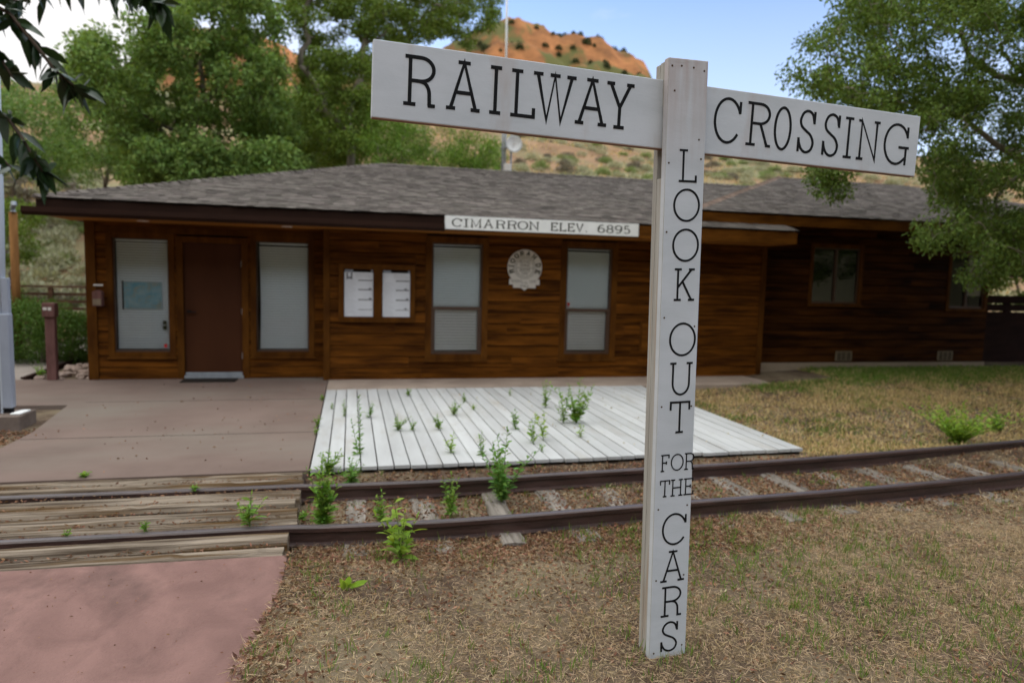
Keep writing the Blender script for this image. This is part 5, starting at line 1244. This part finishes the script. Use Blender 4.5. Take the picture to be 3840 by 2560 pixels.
W8 = [  # foot x, foot y, height in the zoomed view, ground, stems, leaf length, leaf material, label
    (212, 1068, 515, gr_, 9, .085, 'weed', 'tall leafy weed beside the nearer rail at the end of the crossing timbers', .20),
    (400, 745, 205, gr_, 9, .055, 'weeddark', 'bushy dark weed against the near left corner of the white deck', .45),
    (452, 655, 525, gr_, 1, .068, 'weeddark', 'single tall thin weed stalk rising above the near left corner of the deck', .10),
    (608, 1080, 300, gr_, 3, .065, 'weed', 'short weed standing just before the nearer rail left of the pale weed', .25),
    (740, 1295, 470, gr_, 4, .115, 'weedlight', 'yellow green broad leaved weed in the dead leaves before the nearer rail', .28),
    (1085, 985, 330, gr_, 4, .065, 'weed', 'slender weed between the rails left of the big clump', .22),
    (1432, 900, 560, gr_, 8, .082, 'weeddark', 'largest weed clump between the rails with tall stalks in front of the deck', .36),
    (1300, 640, 260, gr_, 2, .055, 'weeddark', 'thin weed at the deck edge behind the largest clump', .2),
    (720, 392, 118, .012, 6, .045, 'weed', 'low bushy weed in the left part of the deck', .5),
    (822, 392, 80, .012, 3, .035, 'weed', 'small weed in the deck just right of the low bushy one', .3),
    (1002, 385, 112, .012, 5, .048, 'weed', 'compact upright weed in the middle left of the deck', .3),
    (1106, 285, 108, .012, 5, .05, 'weed', 'leafy weed in the deck behind the compact one', .4),
    (1176, 195, 62, .012, 3, .045, 'weed', 'small weed near the back of the deck above the leafy one', .3),
    (1242, 248, 40, .012, 3, .04, 'weedlight', 'tiny pale weed in the deck right of the leafy one', .5),
    (1085, 545, 140, .012, 3, .06, 'weedlight', 'pale green weed near the front edge of the deck', .35),
    (788, 155, 55, .012, 4, .045, 'weed', 'small weed at the back edge of the deck below the notice case', .3),
    (1490, 152, 48, .012, 2, .04, 'weedlight', 'tiny weed at the back of the deck below the plaque', .3),
    (1948, 340, 320, .012, 10, .085, 'weed', 'large bushy weed on the deck left of the sign post', .42),
    (1862, 342, 265, .012, 3, .06, 'weed', 'thin weed touching the left side of the large bushy one', .3),
    (1735, 235, 190, .012, 3, .06, 'weed', 'upright weed at the back of the deck below the second sash window', .2),
    (1652, 482, 200, .012, 2, .07, 'weed', 'weed with few broad leaves in the front half of the deck', .2),
    (1722, 455, 215, .012, 2, .07, 'weedlight', 'pale weed right beside the broad leaved one on the deck', .2),
    (1978, 435, 85, .012, 2, .05, 'weedlight', 'little pale weed in front of the large bushy one', .3),
    (1530, 385, 150, .012, 3, .055, 'weeddark', 'loose weed in the middle of the deck behind the largest clump', .3),
    (1708, 535, 50, .012, 2, .035, 'weed', 'tiny weed in the deck in front of the pale one', .4),
    (200, 182, 42, .012, 3, .04, 'weed', 'tiny weed at the back of the joint between pavement and deck', .4),
    (166, 362, 85, .012, 3, .045, 'weed', 'small weed halfway along the joint between pavement and deck', .4),
    (150, 415, 50, .012, 2, .04, 'weed', 'smallest weed in the joint between pavement and deck', .5),
    (264, 245, 48, .012, 2, .035, 'weed', 'tiny weed in the first deck gap from the pavement', .3),
    (352, 295, 120, .012, 2, .04, 'weed', 'thin weed in the second deck gap from the pavement', .2),
    (522, 305, 110, .012, 3, .05, 'weeddark', 'bluish green weed in the deck right of the tall stalk', .3),
    (250, 700, 190, gr_, 7, .06, 'weed', 'leafy weed at the corner between deck, pavement and far rail', .4),
    (60, 1010, 60, gr_, 5, .05, 'weed', 'low weed at the ends of the crossing timbers between the rails', .6),
    (2075, 770, 70, gr_, 4, .04, 'weed', 'small weed against the far rail near the sign post', .3),
]
for i, (x, y, h, z, n, ll, mt, lb, sp) in enumerate(W8):
    px, py = z8(x, y); weed(px, py, h / 1.836 / PS, z, n, ll, mt, lb, 300 + i, sp)
px, py = z7(1530, 602); weed(px, py, 215 / 1.634 / PS, 0, 3, .085, 'weed', 'weed growing between the crossing timbers near their right end', 340, .3)
px, py = z7(890, 632); weed(px, py, 62 / 1.634 / PS, 0, 3, .04, 'weed', 'small weed beside the nearer rail in the middle of the crossing', 341, .4)
px, py = z7(412, 668); weed(px, py, 42 / 1.634 / PS, 0, 2, .035, 'weed', 'tiny weed beside the nearer rail at the left of the crossing', 342, .5)
px, py = z7(1195, 388); weed(px, py, 34 / 1.634 / PS, 0, 5, .04, 'weed', 'low weed tuft behind the far rail on the crossing', 343, .9)
px, py = z7(510, 308); weed(px, py, 26 / 1.634 / PS, 0, 6, .05, 'weed', 'flat weed tuft where the pavement meets the crossing timbers', 344, 1.4)
px, py = z4b(1895, 682); weed(px, py, 320 / 1.836 / PS, -.03, 34, .085, 'weedlight', 'big bright green weed clump beyond the far rail at the right', 345, .80)
px, py = z4b(2160, 592); weed(px, py, 165 / 1.836 / PS, -.02, 9, .075, 'weed', 'smaller weed right of the big bright clump', 346, .45)
weed(95, 868, 34, 0, 5, .07, 'weed', 'weed at the edge of the walkway left of the marker post', 347, .4)
# low broad leaved plant in the lawn
bl = thing('broadleaf_plant', 'low bright green plant with a few rounded leaves in the dry lawn', 'plant', tuple(atg(800, 1352)))
b = atg(800, 1352); gq = np.random.default_rng(8)
ang = [1.9, 2.5, 1.3, .5, .1, 3.2, .9]; D = np.array([(math.cos(a) * .75, -.25 + .2 * math.sin(a * 3), 1.5 if i < 3 else .5) for i, a in enumerate(ang)])
V, F = leaf_shape(np.tile(b, (7, 1)) + gq.normal(size=(7, 3)) * .008, unit(D), np.array([.12, .115, .105, .12, .10, .08, .08]), np.array([.045, .042, .04, .036, .034, .03, .03]), gq, .25)
link('leaves', V, F, M['weedlight'], bl, smooth=True)

# ------------------------------------------------------------------ lawn
def ok_lawn(x, y):
    a = (x > -.36) | ((x > -.56) & (y < 4.22) & (x > -.335 - .13 * sm((4.2 - y) / 1.1) - .08 * (fbm(y * 3, y * 0, 69) - .4)))
    a &= ~((x > -.36) & (x < 4.64) & (y > 6.05) & (y < 10.3)); a &= ~((x < 8.4) & (y > 10.27)); a &= (y < 11.5)
    for base in RY: a &= ~(np.abs(y - base - np.where(x > 1.2, .012 * np.maximum(0, x - 1.2) ** 1.9, 0)) < .04)
    return a
def scatter(n, x0, x1, y0, y1, g, dens=None):
    x = g.uniform(x0, x1, n); y = g.uniform(y0, y1, n); k = ok_lawn(x, y)
    if dens is not None: k &= g.random(n) < dens(x, y)
    x, y = x[k], y[k]; return np.stack([x, y, gz(x, y)], 1)
gq = np.random.default_rng(91)
leafy = lambda x, y: sm((fbm(x * 1.3, y * 1.3, 61) - .36) / .2) * (1 - .75 * np.exp(-((y - 4.35) / .28) ** 2) * (x < 2.2)) * (1 - .6 * ((y > 4.7) & (y < 6.1) & (x < 3)))
greeny = lambda x, y: sm((fbm(x * 1.1 + 7, y * 1.1, 62) - .45) / .14)
def mix(parts):
    Vs, Fs, k = [], [], 0
    for V, F in parts: Vs.append(V); Fs.append(F + k); k += len(V)
    return np.vstack(Vs), np.vstack(Fs)
def lying(P, l0, l1, w_, g, up=.22):
    n = len(P); a = g.uniform(0, 6.28, n); D = unit(np.stack([np.cos(a), np.sin(a), g.normal(size=n) * up + .08], 1))
    P = P + np.stack([0 * a, 0 * a, g.uniform(.0, .016, n) + np.where((P[:, 0] < -.34) & (P[:, 1] < 4.25), np.maximum(0, .003 - P[:, 2]), 0)], 1)
    return leaf_cards(P, D, g.uniform(l0, l1, n), w_, g, .1)
def standing(P, l0, l1, w_, g, lean=.45):
    n = len(P); D = unit(np.stack([g.normal(size=n) * lean, g.normal(size=n) * lean, np.ones(n)], 1))
    return leaf_cards(P - np.array([0, 0, .006]), D, g.uniform(l0, l1, n) * g.uniform(.5, 1, n), w_, g, .15)
NEAR = (-.5, 6.5, 2.2, 4.75); MID = (-.4, 11, 4.7, 6.1); FAR = (4.55, 17, 6.0, 11.5)
s1 = lying(scatter(150000, *NEAR, gq, lambda x, y: .42 + .58 * leafy(x, y)), .015, .07, .0028, gq)
s2 = standing(scatter(52000, *NEAR, gq, lambda x, y: (.12 + leafy(x, y) * .7) * sm((fbm(x * 5, y * 5, 64) - .36) / .2)), .025, .075, .0042, gq)
s3 = lying(scatter(30000, *MID, gq, lambda x, y: .1 + .8 * leafy(x, y)), .02, .07, .006, gq)
s4 = standing(scatter(26000, *MID, gq, lambda x, y: leafy(x, y) * .7), .025, .085, .006, gq)
s5 = standing(scatter(110000, *FAR, gq, lambda x, y: .25 + .75 * leafy(x * .7, y * .7)), .03, .11, .011, gq)
s6 = lying(scatter(30000, *FAR, gq), .03, .09, .011, gq)
V, F = mix([s5, s6]); tag(link('dry_grass', V, F, M['goldstraw'], origin=(0, 0, -.12)), 'golden dry grass in front of the wing beyond the track', 'grass', kind='stuff')
V, F = mix([s1, s2, s3, s4]); tag(link('dry_grass', V, F, M['straw'], origin=(0, 0, -.12)), 'short dry straw coloured grass on the lawn around the sign post and tracks', 'grass', kind='stuff')
def tufts(n, per, box, g, dens, l0, l1, w_, rad):
    c = scatter(n, *box, g, dens); P = np.repeat(c, per, 0) + np.concatenate([g.normal(size=(len(c) * per, 2)) * rad, np.zeros((len(c) * per, 1))], 1)
    P = P[ok_lawn(P[:, 0], P[:, 1])]; P[:, 2] = gz(P[:, 0], P[:, 1]); return standing(P, l0, l1, w_, g, .32)
edge = lambda x, y: .9 * np.exp(-((x + .30) / .15) ** 2) * (fbm(x * 3, y * 3, 66) > .44)
t1 = tufts(3400, 6, NEAR, gq, lambda x, y: .10 + .8 * greeny(x, y), .04, .125, .0052, .018)
t2 = tufts(900, 8, (-.5, .5, 2.2, 4.2), gq, edge, .03, .08, .004, .02)
t3 = tufts(700, 8, MID, gq, lambda x, y: .15 + .6 * greeny(x, y), .03, .09, .007, .025)
t4 = tufts(6500, 9, FAR, gq, lambda x, y: .14 + .86 * greeny(x * .6, y * .6) * sm((y - 5.3) / 3) , .03, .10, .011, .05)
t5 = tufts(6500, 9, (6.5, 17, 9.0, 11.5), gq, lambda x, y: sm((y - 9.1 + (9 - x) * .12 + 1.2 * (fbm(x * .8, y * .8, 77) - .5)) / 1.8), .05, .13, .012, .05)
fx = np.array([(1.36 + .30 * q, 2.90 + .10 * math.sin(q * 9)) for q in np.linspace(0, 1, 16)]); fp = np.repeat(fx, 6, 0) + gq.normal(size=(96, 2)) * .03; fp = np.concatenate([fp, gz(fp[:, 0], fp[:, 1])[:, None]], 1)
t6 = standing(fp, .04, .13, .004, gq, .35)
V, F = mix([t1, t2, t3, t4, t5, t6]); tag(link('green_grass', V, F, M['green'], origin=(0, 0, -.12)), 'sparse green grass blades coming up through the dry lawn', 'grass', kind='stuff')
l1 = lying(scatter(16000, *NEAR, gq, lambda x, y: .25 + .75 * (1 - leafy(x, y))), .012, .042, .014, gq, .35)
l2 = lying(scatter(24000, -.4, 4.2, 3.7, 4.7, gq, lambda x, y: np.exp(-(np.maximum(0, 4.4 - y) / (.10 + .34 * fbm(x * 1.7, y * 0 + 3, 67))) ** 2) * sm((4.2 - x) / 2)), .012, .045, .016, gq, .4)
l3 = lying(scatter(26000, *MID, gq, lambda x, y: .3 + .7 * (1 - leafy(x, y))), .015, .05, .018, gq, .4)
l4 = lying(scatter(5500, -.52, .8, 2.2, 4.2, gq, lambda x, y: np.exp(-((x + .42) / (.08 + .4 * fbm(x * 0, y * 2.2, 68))) ** 2)), .015, .055, .015, gq, .4)
l5 = lying(scatter(9000, *FAR, gq, lambda x, y: (1 - leafy(x * .7, y * .7))), .02, .06, .03, gq)
gp_ = []
for yy in (5.172, 4.972, 5.377, 4.435, 5.89, 4.785, 5.592): gp_.append(np.stack([gq.uniform(-4.4, -.42, 420), yy + gq.normal(size=420) * .010, gq.uniform(-.045, -.012, 420)], 1))
l7 = lying(np.vstack(gp_), .012, .04, .012, gq, .3)
n = 1500; q = np.stack([gq.uniform(-4.6, -3.22, n), gq.uniform(6.6, 8.22, n)], 1); q = np.concatenate([q, gz(q[:, 0], q[:, 1])[:, None]], 1); l6 = lying(q, .02, .06, .025, gq, .4)
V, F = mix([l1, l2, l3, l4, l5, l6, l7]); tag(link('leaf_litter', V, F, M['litter'], origin=(0, 0, -.12)), 'brown dead leaves lying over the lawn and between the rails', 'dead leaves', kind='stuff')
p1 = lying(scatter(170, *NEAR, gq), .02, .045, .016, gq, .3)
n = 90; q = np.stack([gq.uniform(1.5, 4.5, n), gq.uniform(6.5, 10, n), np.full(n, .016)], 1); p2 = lying(q, .02, .05, .02, gq, .2)
p3 = lying(scatter(120, *FAR, gq), .03, .06, .025, gq, .3)
_n = 260; q = np.stack([gq.uniform(-3, -.45, _n), gq.uniform(1.8, 4.2, _n), np.full(_n, .003)], 1); p4 = lying(q, .006, .02, .008, gq, .1); _n = 160; q = np.stack([gq.uniform(-3.1, -.4, _n), gq.uniform(6.2, 11, _n), np.full(_n, .003)], 1); p5 = lying(q, .012, .035, .016, gq, .1)
V, F = mix([p4, p5]); tag(link('dirt_bits', V, F, M['litter'], origin=(0, 0, 0)), 'tiny dark bits of debris lying on the concrete', 'debris', kind='stuff')
V, F = mix([p1, p2, p3]); tag(link('fallen_leaves', V, F, M['litterpale'], origin=(0, 0, -.12)), 'few pale fallen leaves scattered over lawn and deck', 'dead leaves', kind='stuff')
